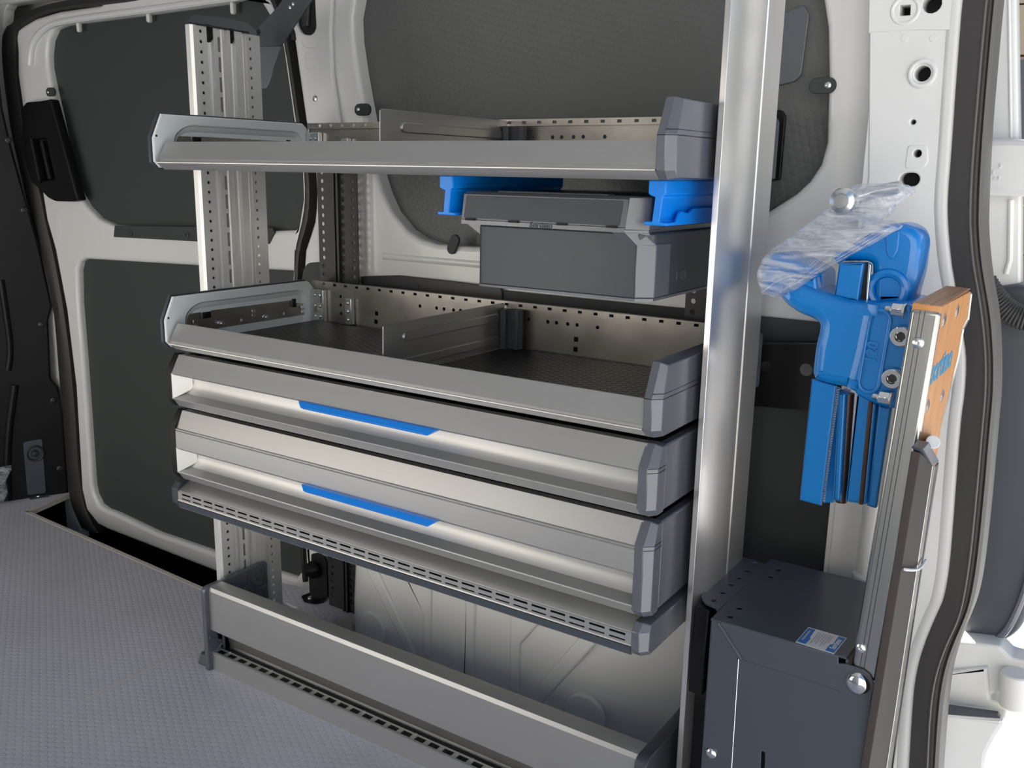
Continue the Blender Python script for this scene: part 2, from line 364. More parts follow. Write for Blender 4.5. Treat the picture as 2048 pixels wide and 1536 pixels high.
def strip(name, A, B, m, parent, n=60, depth=.016, back=.02, axis=Vector((0,-1,0))):
    A = resample(smoothp(A), n); B = resample(smoothp(B), n); mb = MB(); R = []
    for a, b in zip(A, B):
        R.append([a-axis*back, a+axis*depth*.35, a*.8+b*.2+axis*depth*.9, a*.5+b*.5+axis*depth, a*.2+b*.8+axis*depth*.9, b+axis*depth*.35, b-axis*back])
    mb.rings(R); return obj(name, mb, m, parent)
lA = [PY(x,y,.505) for x, y in sealL][::-1]+[Vector(p) for p in topL]; lB = [PY(x,y,.505) for x, y in sealR][::-1]+[Vector(p) for p in topR]
lA += [Vector((-1.95,.505,1.492))]; lB += [Vector((-1.95,.505,1.466))]
strip('door_seal', lA, lB, 'rubber', wlft, 70)
rA = [Vector((-1.95,.505,1.466))]+[PY(x,y,.505) for x, y in rightL]; rB = [Vector((-1.95,.505,1.492))]+[PY(x,y,.505) for x, y in rightR]
strip('door_seal', rA, rB, 'rubber', wlft, 60)
# black cover panel in the front corner (faces rearwards)
A0, B0 = (-2.735,.502), (-2.83,.315)
bp = [(-40,40),(-5,120),(6,220),(22,290),(60,430),(80,500),(105,613),(97,640),(102,757),(118,776),(128,842),(136,975)]
bpw = [PP(x,y,A0,B0) for x, y in bp]
bo = bpw+[Vector((-2.737,.498,-.005)), Vector((-2.83,.315,-.005)), Vector((-3.02,-.06,-.005)), Vector((-3.02,-.06,1.45))]
nb = Vector((-(B0[1]-A0[1]), (B0[0]-A0[0]), 0)).normalized(); nb = nb if nb.x < 0 else -nb
fix = []
for p in bo:
    q = Vector(p); k = (q-Vector((*A0,0))).dot(nb); fix.append(q-nb*k)
plate('black_cover', fix, [], nb, .02, 'black', wlft, .006)
bulge = MB(); 
for pts, r in (([(2,560),(14,640),(22,700),(16,740)], .010), ([(30,770),(14,880),(16,1000)], .012)):
    bulge.tube(smoothp([PP(x,y,A0,B0)+nb*.001 for x, y in pts]), r, 10)
obj('moulded_rib', bulge, 'black', wlft)
for x, y in ((17,280),(83,649),(107,801),(120,937),(48,420)):
    screw('cover_screw', PP(x,y,A0,B0), -nb, .010, 'bsteel', wlft)
lb = thing('lashing_bracket', PZ(75,992,0), 'slate lashing bracket with ring bolted low on the black front corner panel', 'bracket', 'lashing brackets on the side wall')
pl = [PP(x,y,A0,B0)-nb*.004 for x, y in [(46,884),(84,877),(92,985),(55,990)]]
plate('bracket_plate', rnd(pl,.008), [], nb, .004, 'dsteel', lb, .001)
cr = PP(70,906,A0,B0)-nb*.006
obj('ring', MB().torus(cr, nb, .023, .0035), 'bsteel', lb); hexbolt('bolt', cr+nb*.002, -nb, .011, .010, 'bsteel', lb)
ft = [PZ(x,y,.003) for x, y in [(53,989),(94,984),(98,992),(60,998)]]
plate('foot', ft, [], (0,0,-1), .003, 'dsteel', lb); screw('foot_screw', PZ(77,992,.003), NZ, .008, 'zinc', lb)

# ---- door_1: closed sliding door
d1 = thing('door_1', (-2.15,.52,0), 'white sliding door with two grey liner panels', None, None, 'structure')
YD = .50
dl = [(30,60),(34,103),(34,150),(41,198),(50,262),(62,320),(83,384),(92,440),(109,500),(131.6,620),(150,773),(162,978),(172,1021),(195,1050),(215,1060),(315,1099),(434,1146)]
dout = [PY(x,y,YD) for x, y in dl]+[Vector((-1.72,YD,-.085)), Vector((-1.64,YD,-.06)), PY(600,900,YD), PY(594,560,YD), PY(596,500,YD), PY(607,450,YD), PY(615,400,YD), PY(613,345,YD), PY(596,239,YD), PY(573,80,YD), PY(547,0,YD), Vector((-1.86,YD,1.46)), Vector((-2.3,YD,1.462)), PY(200,10,YD), PY(118,22,YD), PY(70,36,YD)]
up = [(106,58),(96,80),(93,110),(94,135),(102.5,178),(130,301),(147,369),(158,392),(171,413.5),(195,437.5),(222,449.4),(255,452)]
upo = [PY(x,y,YD) for x, y in up]+[PY(x,y,YD) for x, y in [(545,462),(588,459.7),(608,441),(612,403),(606,349),(590,239),(566,100),(545,45),(520,4),(500,-12),(460,5),(294,28),(154,46),(125,50)]]
lo = [(154,540),(158,525),(170,518),(400,532),(594,543),(594,700),(600,900),(606,1090),(604,1140),(590,1158),(430,1107),(315,1068),(227,1026),(212,1021),(197,1010),(187,990),(183,972),(174,842),(164,705),(155.5,602)]
loo = [PY(x,y,YD) for x, y in lo]
plate('door_frame', dout, [upo, loo], NY, .035, 'white', d1, .011, 3)
upb = [PY(x,y,YD+.022) for x, y in [(80,40),(88,180),(118,301),(135,369),(160,420),(200,452),(560,480),(625,440),(622,349),(604,239),(580,100),(540,-25),(300,10),(140,30)]]
plate('liner_panel', upb, [], NY, .008, 'liner', d1, .002)
lob = [PY(x,y,YD+.020) for x, y in [(140,505),(600,530),(615,1100),(600,1172),(430,1120),(200,1030),(170,980)]]
plate('liner_panel', lob, [], NY, .008, 'liner', d1, .002)
fla = [PY(x,y,YD-.003) for x, y in [(229,451),(227,474),(393,483),(538,488),(549,466),(545,456)]]
plate('liner_flap', fla, [], NY, .006, 'liner', d1, .001)
for x, y in ((262,467),(375,470)): screw('flap_rivet', PY(x,y,YD-.003), -NY, .008, 'liner', d1)
obj('top_bead', MB().tube(smoothp([PY(x,y,YD-.004) for x, y in [(60,130),(64,85),(90,55),(125,42),(300,20),(520,-12)]]), .009, 10), 'white', d1)
for x, y in ((154,50),(294,30),(462,12)):
    c = PY(x,y,YD-.002); plate('liner_tab', caps(c+NZ*.004, c-NZ*.012, NY, .006), [], NY, .012, 'white', d1, .003)
def clip(x, y, yw, parent, d=(1,0,0), L=.010, r=.012, nm='liner_clip', m='liner'):
    c = PY(x,y,yw); d = Vector(d).normalized(); o = plate(nm, caps(c-d*L, c+d*L, NY, r), [], NY, .006, m, parent, .0015)
    screw('clip_screw', c-d*L, -NY, r*.45, 'zinc', o); return o
clip(100,184,YD-.007,d1)
c = PY(115,456,YD-.0005); plate('oval_emboss', circ(c,NY,.019,24,.042,(1,0,0)), [], NY, .006, 'white', d1, .0025)
# handle moulding
hp = [(155,740),(180,712),(270,706),(350,690),(545,1398),(500,1408),(380,1405),(330,1380),(280,1330),(215,1270),(165,1100),(150,940)]
hh = [(215,975),(325,962),(395,1245),(275,1265)]
ho = thing('door_handle', PY(100,300,YD-.02)); ho.parent = d1; ho.location = PY(100,300,YD-.02)-WLOC[d1.name]
W_ = lambda P: [PY(x/3.49, y/3.49, YD-.028) for x, y in P]
plate('handle_moulding', rnd(W_(hp), .006), [rnd(W_(hh), .006)], NY, .028, 'black', ho, .006)
plate('handle_back', [p+NY*.026 for p in W_([(190,940),(345,930),(420,1275),(260,1300)])], [], NY, .004, 'hole', ho)
gr = MB(); a, b = W_([(262,985),(320,1250)]); gr.tube([a+NY*.014,b+NY*.014], .008, 10)
obj('grip_bar', gr, 'black', ho)

# ---- rear part of the side wall: white frame with dimpled liner
YW = .44
rl = [(711,-5),(704,34),(706,79),(716,147),(726.5,205),(754,354),(764,386),(781,424),(812,461),(839,478.5),(873,489),(942,494)]
rlo = [PY(x,y,YW) for x, y in rl]+[Vector((-.62,YW,.905))]+[PY(x,y,YW) for x, y in [(1541,420),(1592,387),(1618,362),(1640,329),(1652,285),(1656,153),(1654,55),(1645,-5)]]+[Vector((-.47,YW,1.36)), Vector((-.50,YW,1.42)), Vector((-1.36,YW,1.42)), Vector((-1.415,YW,1.38))]
sr = [PY(x,y,YW) for x, y in [(545,-60),(562,0),(585,67),(609,239),(628,330),(631,385),(630,415),(627,444),(618,473),(609,500),(605,560),(607,700),(611,900),(615,1100),(618,1160)]]
wo = [Vector((-1.75,YW,1.60))]+sr+[Vector((-1.50,YW,.0)), Vector((-.33,YW,.0)), Vector((-.345,YW,1.6))]
slot = rnd([PY(x,y,YW-.012) for x, y in [(606,-20),(590,45),(602,68),(622,70),(631,58),(627,-20)]], .012)
plate('wall_frame', wo, [rlo], NY, .06, 'white', wlft, .010, 3)
ppl = sr[1:5]+[PY(x,y,YW-.006) for x, y in [(618,250),(690,250),(672,150),(668,60),(672,-40),(560,-60)]]
ppl = [PY(x,y,YW-.012) for x, y in [(566,0),(589,67),(612,239),(618,300),(688,300),(676,235),(664,150),(660,60),(666,-60),(548,-60)]]
plate('pillar_panel', ppl, [slot], NY, .012, 'white', wlft, .005, 3)
plate('slot_back', [PY(x,y,YW-.0035) for x, y in [(582,-50),(582,80),(640,80),(640,-50)]], [], NY, .004, 'hole', wlft)
obj('belt_reel', MB().cyl(PY(616,5,YW-.004), PY(613,55,YW-.004), .010, n=18), 'bsteel', wlft, .004)
plate('liner_panel', [Vector((-1.505,YW+.034,.80)), Vector((-.40,YW+.034,.80)), Vector((-.40,YW+.034,1.46)), Vector((-1.505,YW+.034,1.46))], [], NY, .006, 'liner_hex', wlft)
clip(724,219,YW-.007,wlft); clip(1644,171,YW-.005,wlft,(-1,0,0),.009,.012)
c = PY(906,492,YW-.006); plate('liner_clip', caps(c+Vector((.003,0,.012)), c-Vector((.005,0,.006)), NY, .011), [], NY, .006, 'liner', wlft, .0015)
for pts, r in (([(602,80),(632,84),(634,98),(606,96)], .006), ([(607,104),(628,104),(634,135),(612,140)], .006)):
    e = rnd([PY(x,y,YW-.0135) for x, y in pts], .008); plate('pillar_emboss', e, [], NY, .008, 'white', wlft, .0035, 3)
screw('pillar_bolt', PY(631,197,YW-.012), -NY, .007, 'zinc', wlft)
obj('waist_bead', MB().tube([PY(770,512,YW+.007), Vector((-.42,YW+.007,.845))], .010, 14), 'white', wlft)
# pale cover plate and dark trim on the liner, right of the post
plate('liner_cover', rnd([PY(x,y,YW+.028) for x, y in [(1530,45),(1560,30),(1608,10),(1618,30),(1602,150),(1590,162),(1530,178)]], .004), [], NY, .006, 'gplas', wlft, .001)
plate('liner_trim', rnd([PY(x,y,YW+.026) for x, y in [(1540,220),(1563,220),(1571,232),(1565,300),(1560,360),(1530,362)]], .004), [], NY, .008, 'black', wlft, .002)
# lower liner
plate('lower_liner', [Vector((-1.33,YW-.008,.30)), Vector((-.345,YW-.008,.02)), Vector((-.345,YW-.008,.80)), Vector((-1.22,YW-.008,.80)), Vector((-1.26,YW-.008,.785)), Vector((-1.33,YW-.008,.76))], [], NY, .006, 'liner', wlft, .001)
plate('lower_liner', rnd([PY(x,y,YW-.006) for x, y in [(603,565),(606,540),(615,526),(660,522),(660,600),(603,600)]], .01), [], NY, .006, 'liner', wlft, .001)
# wheel arch
wa = MB(); plan = [(-1.350,.40),(-1.345,.345),(-1.325,.312),(-1.29,.30),(-.76,.30),(-.715,.306),(-.67,.325),(-.42,.47),(-.42,.6),(-1.35,.6)]
ctr = Vector((-.95,.55,0))
wa.rings([[Vector((ctr.x+(x-ctr.x)*s, ctr.y+(y-ctr.y)*t, z)) for x, y in plan] for z, s, t in ((-.01,1,1),(.10,1,1),(.20,.985,.99),(.29,.955,.965),(.35,.90,.90),(.39,.80,.75),(.40,.6,.4))])
arch = obj('wheel_arch', wa, 'white', wlft, .012, 3, 60)
YA = .2965
def rib(pts): plate('pressed_rib', rnd([PY(x,y,YA-.0005) for x, y in pts], .004), [], NY, .014, 'white', arch, .005, 2)
rib([(724,1125),(746,1125),(833,1312),(829,1320),(818,1318)])
rib([(805,1145),(861,1160),(861,1318),(848,1314),(844,1305),(844,1228)])
rib([(929,1170),(949,1175),(947,1400),(925,1400)])
rib([(1020,1200),(1110,1212),(1039,1290),(1038,1388),(1024,1386),(1017,1376)])
rib([(1175,1255),(1215,1262),(1075,1418),(1064,1416),(1049,1404),(1052,1396)])
for x, y, r in ((742,1258,.038),(1166,1432,.043)): plate('pressed_disc', circ(PY(x,y,YA-.003),NY,r,28), [], NY, .014, 'white', arch, .005, 2)
# rear pillar with its holes
YP = .38
dp = [PY(x,y,YP) for x, y in [(1740,-80),(1736,350)]]+[Vector((-.345,YP,.30)), Vector((-.335,YP,-.1))]
slL = [(1940,-120),(1925,0),(1913,157),(1903,308),(1895,400),(1897,460),(1903,524),(1911,568),(1928,674),(1934,720),(1930,790),(1922,840),(1910,1004),(1900,1133),(1888,1200),(1873,1229),(1850,1284),(1834,1338),(1826,1400),(1818,1536),(1812,1640)]
dp += [PY(x,y,YP) for x, y in slL[::-1]]
hs = [[PY(x,y,YP) for x, y in [(1801,11),(1822,10),(1821,31),(1800,32)]], circ(PY(1865,8,YP),NY,.0125), circ(PY(1845,147,YP),NY,.0105,18), circ(PY(1826,244,YP),NY,.0035), circ(PY(1835,307,YP),NY,.0055),
      caps(PY(1813,359,YP), PY(1825,359,YP), NY, .0095)]
rp = plate('rear_pillar', dp, hs, NY, .03, 'white', wlft, .0025, 2)
obj('pillar_edge', MB().tube(smoothp([PY(x-7,y,YP+.011) for x, y in slL]), .016, 14), 'white', wlft)
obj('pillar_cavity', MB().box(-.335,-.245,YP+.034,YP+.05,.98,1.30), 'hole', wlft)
plate('pillar_return', [Vector((-.352,YP+.002,-.1)), Vector((-.352,YW+.02,-.1)), Vector((-.365,YW+.02,1.5)), Vector((-.365,YP+.002,1.5))], [], NX, .012, 'white', wlft, .002)
plate('overlap_panel', [PY(x,y,YP-.003) for x, y in [(1740,-80),(1737,66),(1745,64),(1840,59),(1917,59),(1924,0),(1936,-80)]], [hs[0], hs[1]], NY, .004, 'white', wlft, .0012)
for x, y, r, q in ((1845,147,.0165,.012),(1811,21,.0175,.0145),):
    ri = MB().torus(PY(x,y,YP-.001), NY, r, .0035, 28, 10); obj('pressed_collar', ri, 'white', rp)
plate('pressed_pad', rnd([PY(x,y,YP-.001) for x, y in [(1815,290),(1856,290),(1858,325),(1846,338),(1808,338)]], .006), [circ(PY(1835,307,YP),NY,.0055)], NY, .006, 'white', rp, .002)
for x, y in ((1809,76),(1866,76)): plate('weld_spot', circ(PY(x,y,YP-.0008),NY,.005), [], NY, .004, 'white', rp, .0006)
# vertical duct beside the bench
obj('body_tube', MB().lathe(Vector((-.276,.365,.0)), NZ, [(.025,0),(.025,.40),(.027,.405),(.027,.425),(.023,.43),(.022,.58),(.016,.62)], 24), 'white', wlft)
# rear door seal: three bands following the opening
sm = [(1988,-120),(1973,0),(1958,168),(1944,336),(1940,430),(1942,475),(1946,524),(1956,579),(1966,645),(1972,720),(1971,790),(1966,840),(1952,1004),(1940,1121),(1927,1200),(1917,1238),(1891,1291),(1870,1354),(1860,1423),(1855,1536),(1850,1640)]
so = [(2017,-120),(2002,0),(1990,134),(1979,266),(1972,430),(1973,475),(1980,546),(1988,590),(1996,634),(2000,720),(1999,790),(1994,840),(1980,1004),(1966,1133),(1954,1200),(1933,1252),(1910,1310),(1898,1361),(1890,1435),(1882,1536),(1877,1640)]
n = 90
A = resample(smoothp([PY(x,y,YP-.004) for x, y in slL]), n); B = resample(smoothp([PY(x,y,YP-.008) for x, y in sm]), n); C = resample(smoothp([PY(x,y,YP+.004) for x, y in so]), n)
se = MB().rings([[a+NY*.03, a, a-NY*.004+(b-a)*.06, b-NY*.004-(b-a)*.04, b, b+NY*.03] for a, b in zip(A, B)]); obj('rear_seal_band', se, 'seal', wlft)
se = MB().rings([[b+NY*.03, b+NY*.002, b+(c-b)*.12+NY*.012, b+(c-b)*.3+NY*.010, b+(c-b)*.55-NY*.004, b+(c-b)*.82-NY*.004, c+NY*.004, c+NY*.03] for b, c in zip(B, C)]); obj('rear_seal_bulb', se, 'seal_lip', wlft)
obj('seal_ridge', MB().tube([p-NY*.004 for p in B], .0016, 6), 'seal_lip', wlft)

# ---- door_2: open rear door, hinge and what lies beyond
d2 = thing('door_2', (-.15,.62,.2), 'white rear door standing open beyond the grey seal', None, None, 'structure')
YO = .60
plate('door_post', [PY(x,y,YO) for x, y in [(1955,-60),(2031,-60),(2037,290),(1955,290)]], [], NY, .05, 'white', d2, .005)
obj('post_bead', MB().tube([PY(2017,-60,YO), PY(2022,275,YO)], .0025, 8), 'white', d2)
rib_ = MB().box(-.30,.30,YO-.045,YO+.04,PY(2010,392,YO-.045).z,PY(2010,278,YO-.045).z); obj('door_crossmember', rib_, 'white', d2, .010, 3)
text('embossed_mark', '2-3', PY(1989,345,YO-.0452), (0,0,-1), (1,0,0), .022, 'white', d2, .001)
plate('door_inner_panel', [PY(x,y,YO) for x, y in [(1955,380),(2042,380),(2041,566),(2010,590),(1955,590)]], [], NY, .04, 'white', d2, .004)
obj('panel_flange', MB().tube([PY(2022,400,YO-.002), PY(2020,520,YO-.002), PY(2012,548,YO-.002)], .004, 8), 'white', d2)
tp = [PY(x,y,YO-.02) for x, y in [(1955,580),(2060,565),(2110,640),(2120,1000),(2075,1180),(2040,1265),(2000,1290),(1925,1278)]]
plate('door_trim_panel', rnd(tp,.02), [], NY, .05, 'dplas', d2, .012, 3)
obj('trim_bead', MB().tube(smoothp([PY(x,y,YO-.022) for x, y in [(2092,660),(2098,1000),(2055,1170),(2020,1255),(1990,1282)]]), .006, 8), 'gplas', d2)
hz = thing('cable_hose', PY(2010,620,YO-.05)); hz.parent = d2; hz.location = WLOC[hz.name]-WLOC[d2.name]
hc = resample(smoothp([PY(x,y,YO-.06) for x, y in [(1965,560),(1990,600),(2020,628),(2060,640),(2110,640)]]), 26)
obj('hose_core', MB().tube(hc, .014, 12), 'black', hz)
hr = MB()
for i in range(1, 25): hr.torus(hc[i], hc[i+1]-hc[i-1], .017, .0028, 18, 6)
obj('hose_ridges', hr, 'rubber', hz)
hg = thing('door_hinge', PY(2000,1360,.5)); hg.parent = d2; hg.location = WLOC[hg.name]-WLOC[d2.name]
plate('hinge_arm', rnd([PY(x,y,.54) for x, y in [(1880,1320),(1890,1278),(2000,1292),(2022,1315),(2080,1330),(2080,1345),(1900,1430),(1880,1425)]],.004), [], NY, .05, 'white_rough', hg, .006)
plate('hinge_block', rnd([PY(x,y,.53) for x, y in [(1880,1345),(1975,1335),(1980,1400),(2040,1412),(2080,1415),(2080,1428),(2000,1428),(1880,1418)]],.004), [], NY, .06, 'white_rough', hg, .006)
obj('hinge_barrel', MB().cyl(PY(2030,1412,.52), PY(2034,1345,.52), .024, n=24), 'white_rough', hg, .003)
plate('bumper_corner', rnd([PY(x,y,.50) for x, y in [(1870,1420),(1900,1424),(2008,1437),(2012,1452),(1995,1478),(1978,1510),(1972,1560),(1870,1560)]],.004), [], NY, .12, 'white', d2, .01)
plate('bumper_gap', [PY(x,y,.495) for x, y in [(1880,1412),(1995,1428),(2000,1437),(1880,1428)]], [], NY, .01, 'dplas', d2)
bd = thing('building', (1.5,9,-.55), 'beige clad building seen beyond the open rear door', 'building')
for k in range(12): obj('cladding_board', MB().box(-8,14,9+.02*(k % 2),9.3,-.55+k*.45,-.12+k*.45), 'tancladding', bd)
tag(obj('wall_bounce', MB().box(-12,12,-7.3,-7,-.55,4.5), 'beige'), 'unseen beige wall added across the yard to bounce warm light', None, None, 'structure')  # unseen wall, added to bounce warm light in through the side opening
obj('window_band', MB().box(-8,14,8.97,9,1.35,2.1), 'dplas', bd)

# ================================================================ RACK
XA, XB = -1.480, -.505                                   # ends of the aluminium fronts
def rect_yz(x, y0, y1, z0, z1): return [(x,y0,z0),(x,y1,z0),(x,y1,z1),(x,y0,z1)]
def end_cap(prof, x0, xs, x1, parent, c=.011, m='gplas', nm='end_cap', bev=.0012):
    """moulded cap: profile in (Y,Z); the outer front edge is cut off at 45 degrees"""
    zs = [z for y, z in prof]; zl, zh = min(zs), max(zs); yf = min(y for y, z in prof); yb = max(y for y, z in prof)
    def q(y, z):
        k = max(0, 1-(y-yf)/.022); return (y+c*k, z+(.003 if z < zl+.005 else (-.003 if z > zh-.005 else 0)))
    r = [[(x0,y,z) for y, z in prof], [(xs,y,z) for y, z in prof], [(x1, *q(y,z)) for y, z in prof]]
    return obj(nm, MB().rings(r), m, parent, bev, 2, 20)
def perf(name, x0, x1, zc, holes, y, m, parent, z0, z1, t=.0012):
    return plate(name, [(x0,y,z0),(x1,y,z0),(x1,y,z1),(x0,y,z1)], holes, NY, t, m, parent)

def tray(z0, label):
    t = thing('shelf_tray', (-1.0,.19,z0), label, 'shelf', 'open shelf trays of the rack')
    Z = lambda v: z0+v
    prof = [(.012,0),(0,.012),(0,.055),(.021,.10),(.365,.10),(.385,.088),(.385,0)]
    end_cap([(y,Z(z)) for y, z in prof], XB, -.4934, -.482, t)
    g = MB().prx([(.003,Z(.0535)),(-.0004,Z(.0535)),(-.0004,Z(.0545)),(.003,Z(.0545))], XB, -.4934).rings([[(-.4934,-.0004,Z(z)),(-.4818,.0112,Z(z)),(-.4818,.34,Z(z)),(-.49,.34,Z(z)),(-.4934,.02,Z(z))] for z in (.0535,.0545)])
    g.rings([[(-.4934,-.0004,Z(z)),(-.4818,.0112,Z(z)),(-.4818,.34,Z(z)),(-.49,.34,Z(z)),(-.4934,.02,Z(z))] for z in (.0605,.0612)])
    obj('parting_line', g, 'black', t)
    obj('end_cap', MB().prx([(y,Z(z)) for y, z in prof], -1.5045, -1.4985), 'dplas', t, .001)
    # enamelled steel side with a pressed recess
    pan = [(.013,.003),(.002,.014),(.002,.055),(.022,.0975),(.366,.0975),(.376,.09),(.384,.08),(.384,.003)]
    rec = [(.048,.004),(.048,.060),(.075,.079),(.345,.079),(.358,.070),(.364,.004)]
    P3 = lambda L, x: [Vector((x, y, Z(z))) for y, z in L]
    ro = rnd(P3(rec,-1.4905), [0,.012,.02,.01,.01,0])
    sp = plate('side_panel', P3(pan,-1.4905), [ro], (-1,0,0), .006, 'panel', t, .0028, 3)
    ri = rnd(P3([(.054,.004),(.054,.055),(.079,.0685),(.343,.0685),(.352,.062),(.357,.004)],-1.4966), [0,.012,.02,.01,.01,0])
    mbr = MB().rings([[p-NX*.0003 for p in ro], [p.lerp(q,.3)-NX*.0004 for p, q in zip(ro,ri)], [p.lerp(q,.75)+NX*.0006 for p, q in zip(ro,ri)], ri], caps=False); mbr.add(ri, [tuple(range(len(ri)))])
    obj('pressed_recess', mbr, 'panel', t, recalc=False, smooth=50)
    ms = [(363,649),(365,630),(402,624.5),(404,636),(421,635),(422,621),(583,600.5),(583,610),(588,615),(594,613),(594,606),(612,606),(616,612),(615.5,628),(440,656),(400,668),(363,668)]
    dz = z0-.69
    mw = [PX(x,y,-1.4945)+NZ*dz for x, y in ms]; mw = [Vector((p.x,p.y,max(p.z,Z(.008)))) for p in mw]
    st_ = plate('mounting_strip', mw, [circ(PX(x,y,-1.4945)+NZ*dz,NX,.0035,10) for x, y in ((483,640),(568,627))], (-1,0,0), .0015, 'galv', t)
    for x, y in ((440,647),(529,634)): hexbolt('strip_bolt', PX(x,y,-1.4945)+NZ*dz, NX, .0055, .008, 'zinc', t)
    for x, y in ((389.5,648),(506,627),(604,619)):
        c = PX(x,y,-1.491)+NZ*dz; obj('spring_clip', MB().box(c.x-.001,c.x+.003,c.y-.005,c.y+.005,c.z+.001,c.z+.008).box(c.x-.001,c.x+.003,c.y-.005,c.y+.005,c.z-.008,c.z-.001), 'zinc', t, .0008)
    for x, y, w, h in ((413,630,.009,.006),(588,606,.004,.009)):
        c = PX(x,y,-1.4915)+NZ*dz; obj('rubber_stop', MB().box(c.x-.002,c.x+.003,c.y-w,c.y+w,c.z-h,c.z+h), 'black', t, .001)
    plate('panel_hole_plug', circ(PX(337,636,-1.4903)+NZ*dz,NX,.0022,10), [], (-1,0,0), .002, 'hole', t)
    # aluminium front lip
    fp = [(.014,0),(.0,.0105),(-.0008,.0125),(.0016,.0135),(.003,.0165),(.0015,.0185),(.0205,.0485),(.0235,.0485),(.006,.0185),(.006,.010),(.017,.003),(.38,.003),(.38,0)]
    obj('front_rail', MB().prx([(y,Z(z)) for y, z in fp], XA, XB), 'alu', t, 0)
    obj('rail_highlight', MB().prx([(.002,Z(.0115)),(-.0014,Z(.0115)),(-.0014,Z(.0128)),(.002,Z(.0128))], XA, XB), 'alu_lit', t)
    obj('bottom_sheet', MB().box(-1.49,-.49,.02,.384,Z(.0032),Z(.0075)), 'bsteel', t)
    obj('floor_mat', MB().box(-1.486,-.51,.03,.378,Z(.0078),Z(.0105)), 'blackv', t, .0015)
    hs = []
    for x, y in ((840,612),(873,616),(888,618),(907,620),(921,621),(1057,638.5),(1095.5,643.5),(1113,645.5),(1135.5,648),(1154,650),(1195,655),(681,593),(681,610),(682,627)):
        p = PY(x,y,.3845); hs.append(circ(p+NZ*dz,NY,.0036,12))
    for x, y in ((1152,679),(1151,698.6),(753,627),(752,643.5)):
        p = PY(x,y,.3845)+NZ*dz; hs.append(rnd([p+Vector((a*.0045,0,b*.0045)) for a, b in ((-1,-1),(1,-1),(1,1),(-1,1))], .0015, 3))
    perf('back_plate', -1.492, -.49, 0, hs, .3845, 'galv', t, Z(.006), Z(.088))
    xs = [-1.452+.0318*i for i in range(30)]
    holed_strip('slotted_rim', (-1.488,.376,Z(.0865)), (1,0,0), (0,0,1), .998, .011, [x+1.488 for x in xs], .0042, .0025, NY, .0015, 'galv', t, False, .0065)
    obj('rim_top', MB().box(-1.488,-.49,.376,.386,Z(.0975),Z(.0985)), 'galv', t)
    for xa, xb, za, zb in ((-1.488,-1.452,.008,.080),(-1.389,-1.370,.012,.068)):
        br = obj('corner_bracket', MB().box(xa,xb,.372,.384,Z(za),Z(zb)), 'zinc', t, .0012)
        for k in range(3):
            for xo in (.3, .72) if xb-xa > .03 else (.5,): screw('bracket_rivet', (xa+(xb-xa)*xo,.372,Z(za+(zb-za)*(.18+.32*k))), -NY, .004, 'zinc', br)
    obj('corner_bracket', MB().box(-.520,-.506,.30,.376,Z(.05),Z(.088)), 'zinc', t, .001)
    return t
tray(.69, 'aluminium edged open shelf tray with black mat, directly on top of the two drawers')
tray(1.02, 'aluminium edged open shelf tray, topmost of the rack, above the hanging grey case')

def divider(z0, label):
    t = thing('shelf_divider', (-.98,.2,z0+.011), label, 'divider', 'steel dividers in the shelf trays')
    L = [(.028,.011),(.030,.094),(.036,.0965),(.368,.0965),(.372,.093),(.372,.011)]
    plate('divider_sheet', [Vector((-.9765,y,z0+z)) for y, z in L], [], (-1,0,0), .0016, 'sheet', t, .0004, 1)
    for za in (.071,.028):
        c = caps(Vector((-.9738,.085,z0+za)), Vector((-.9738,.345,z0+za)), NX, .0078, 6); plate('pressed_bead', c, [], (-1,0,0), .0050, 'sheet', t, .0016, 2)
    h = MB().box(-.974,-.936,.362,.3755,z0+.012,z0+.086).box(-.974,-.962,.352,.362,z0+.012,z0+.086).box(-.944,-.936,.356,.362,z0+.012,z0+.086)
    obj('divider_holder', h, 'dplas', t, .0012)
divider(.69, 'bare steel divider sheet with two pressed beads standing in the lower shelf tray')
divider(1.02, 'bare steel divider sheet rising from the top shelf tray')

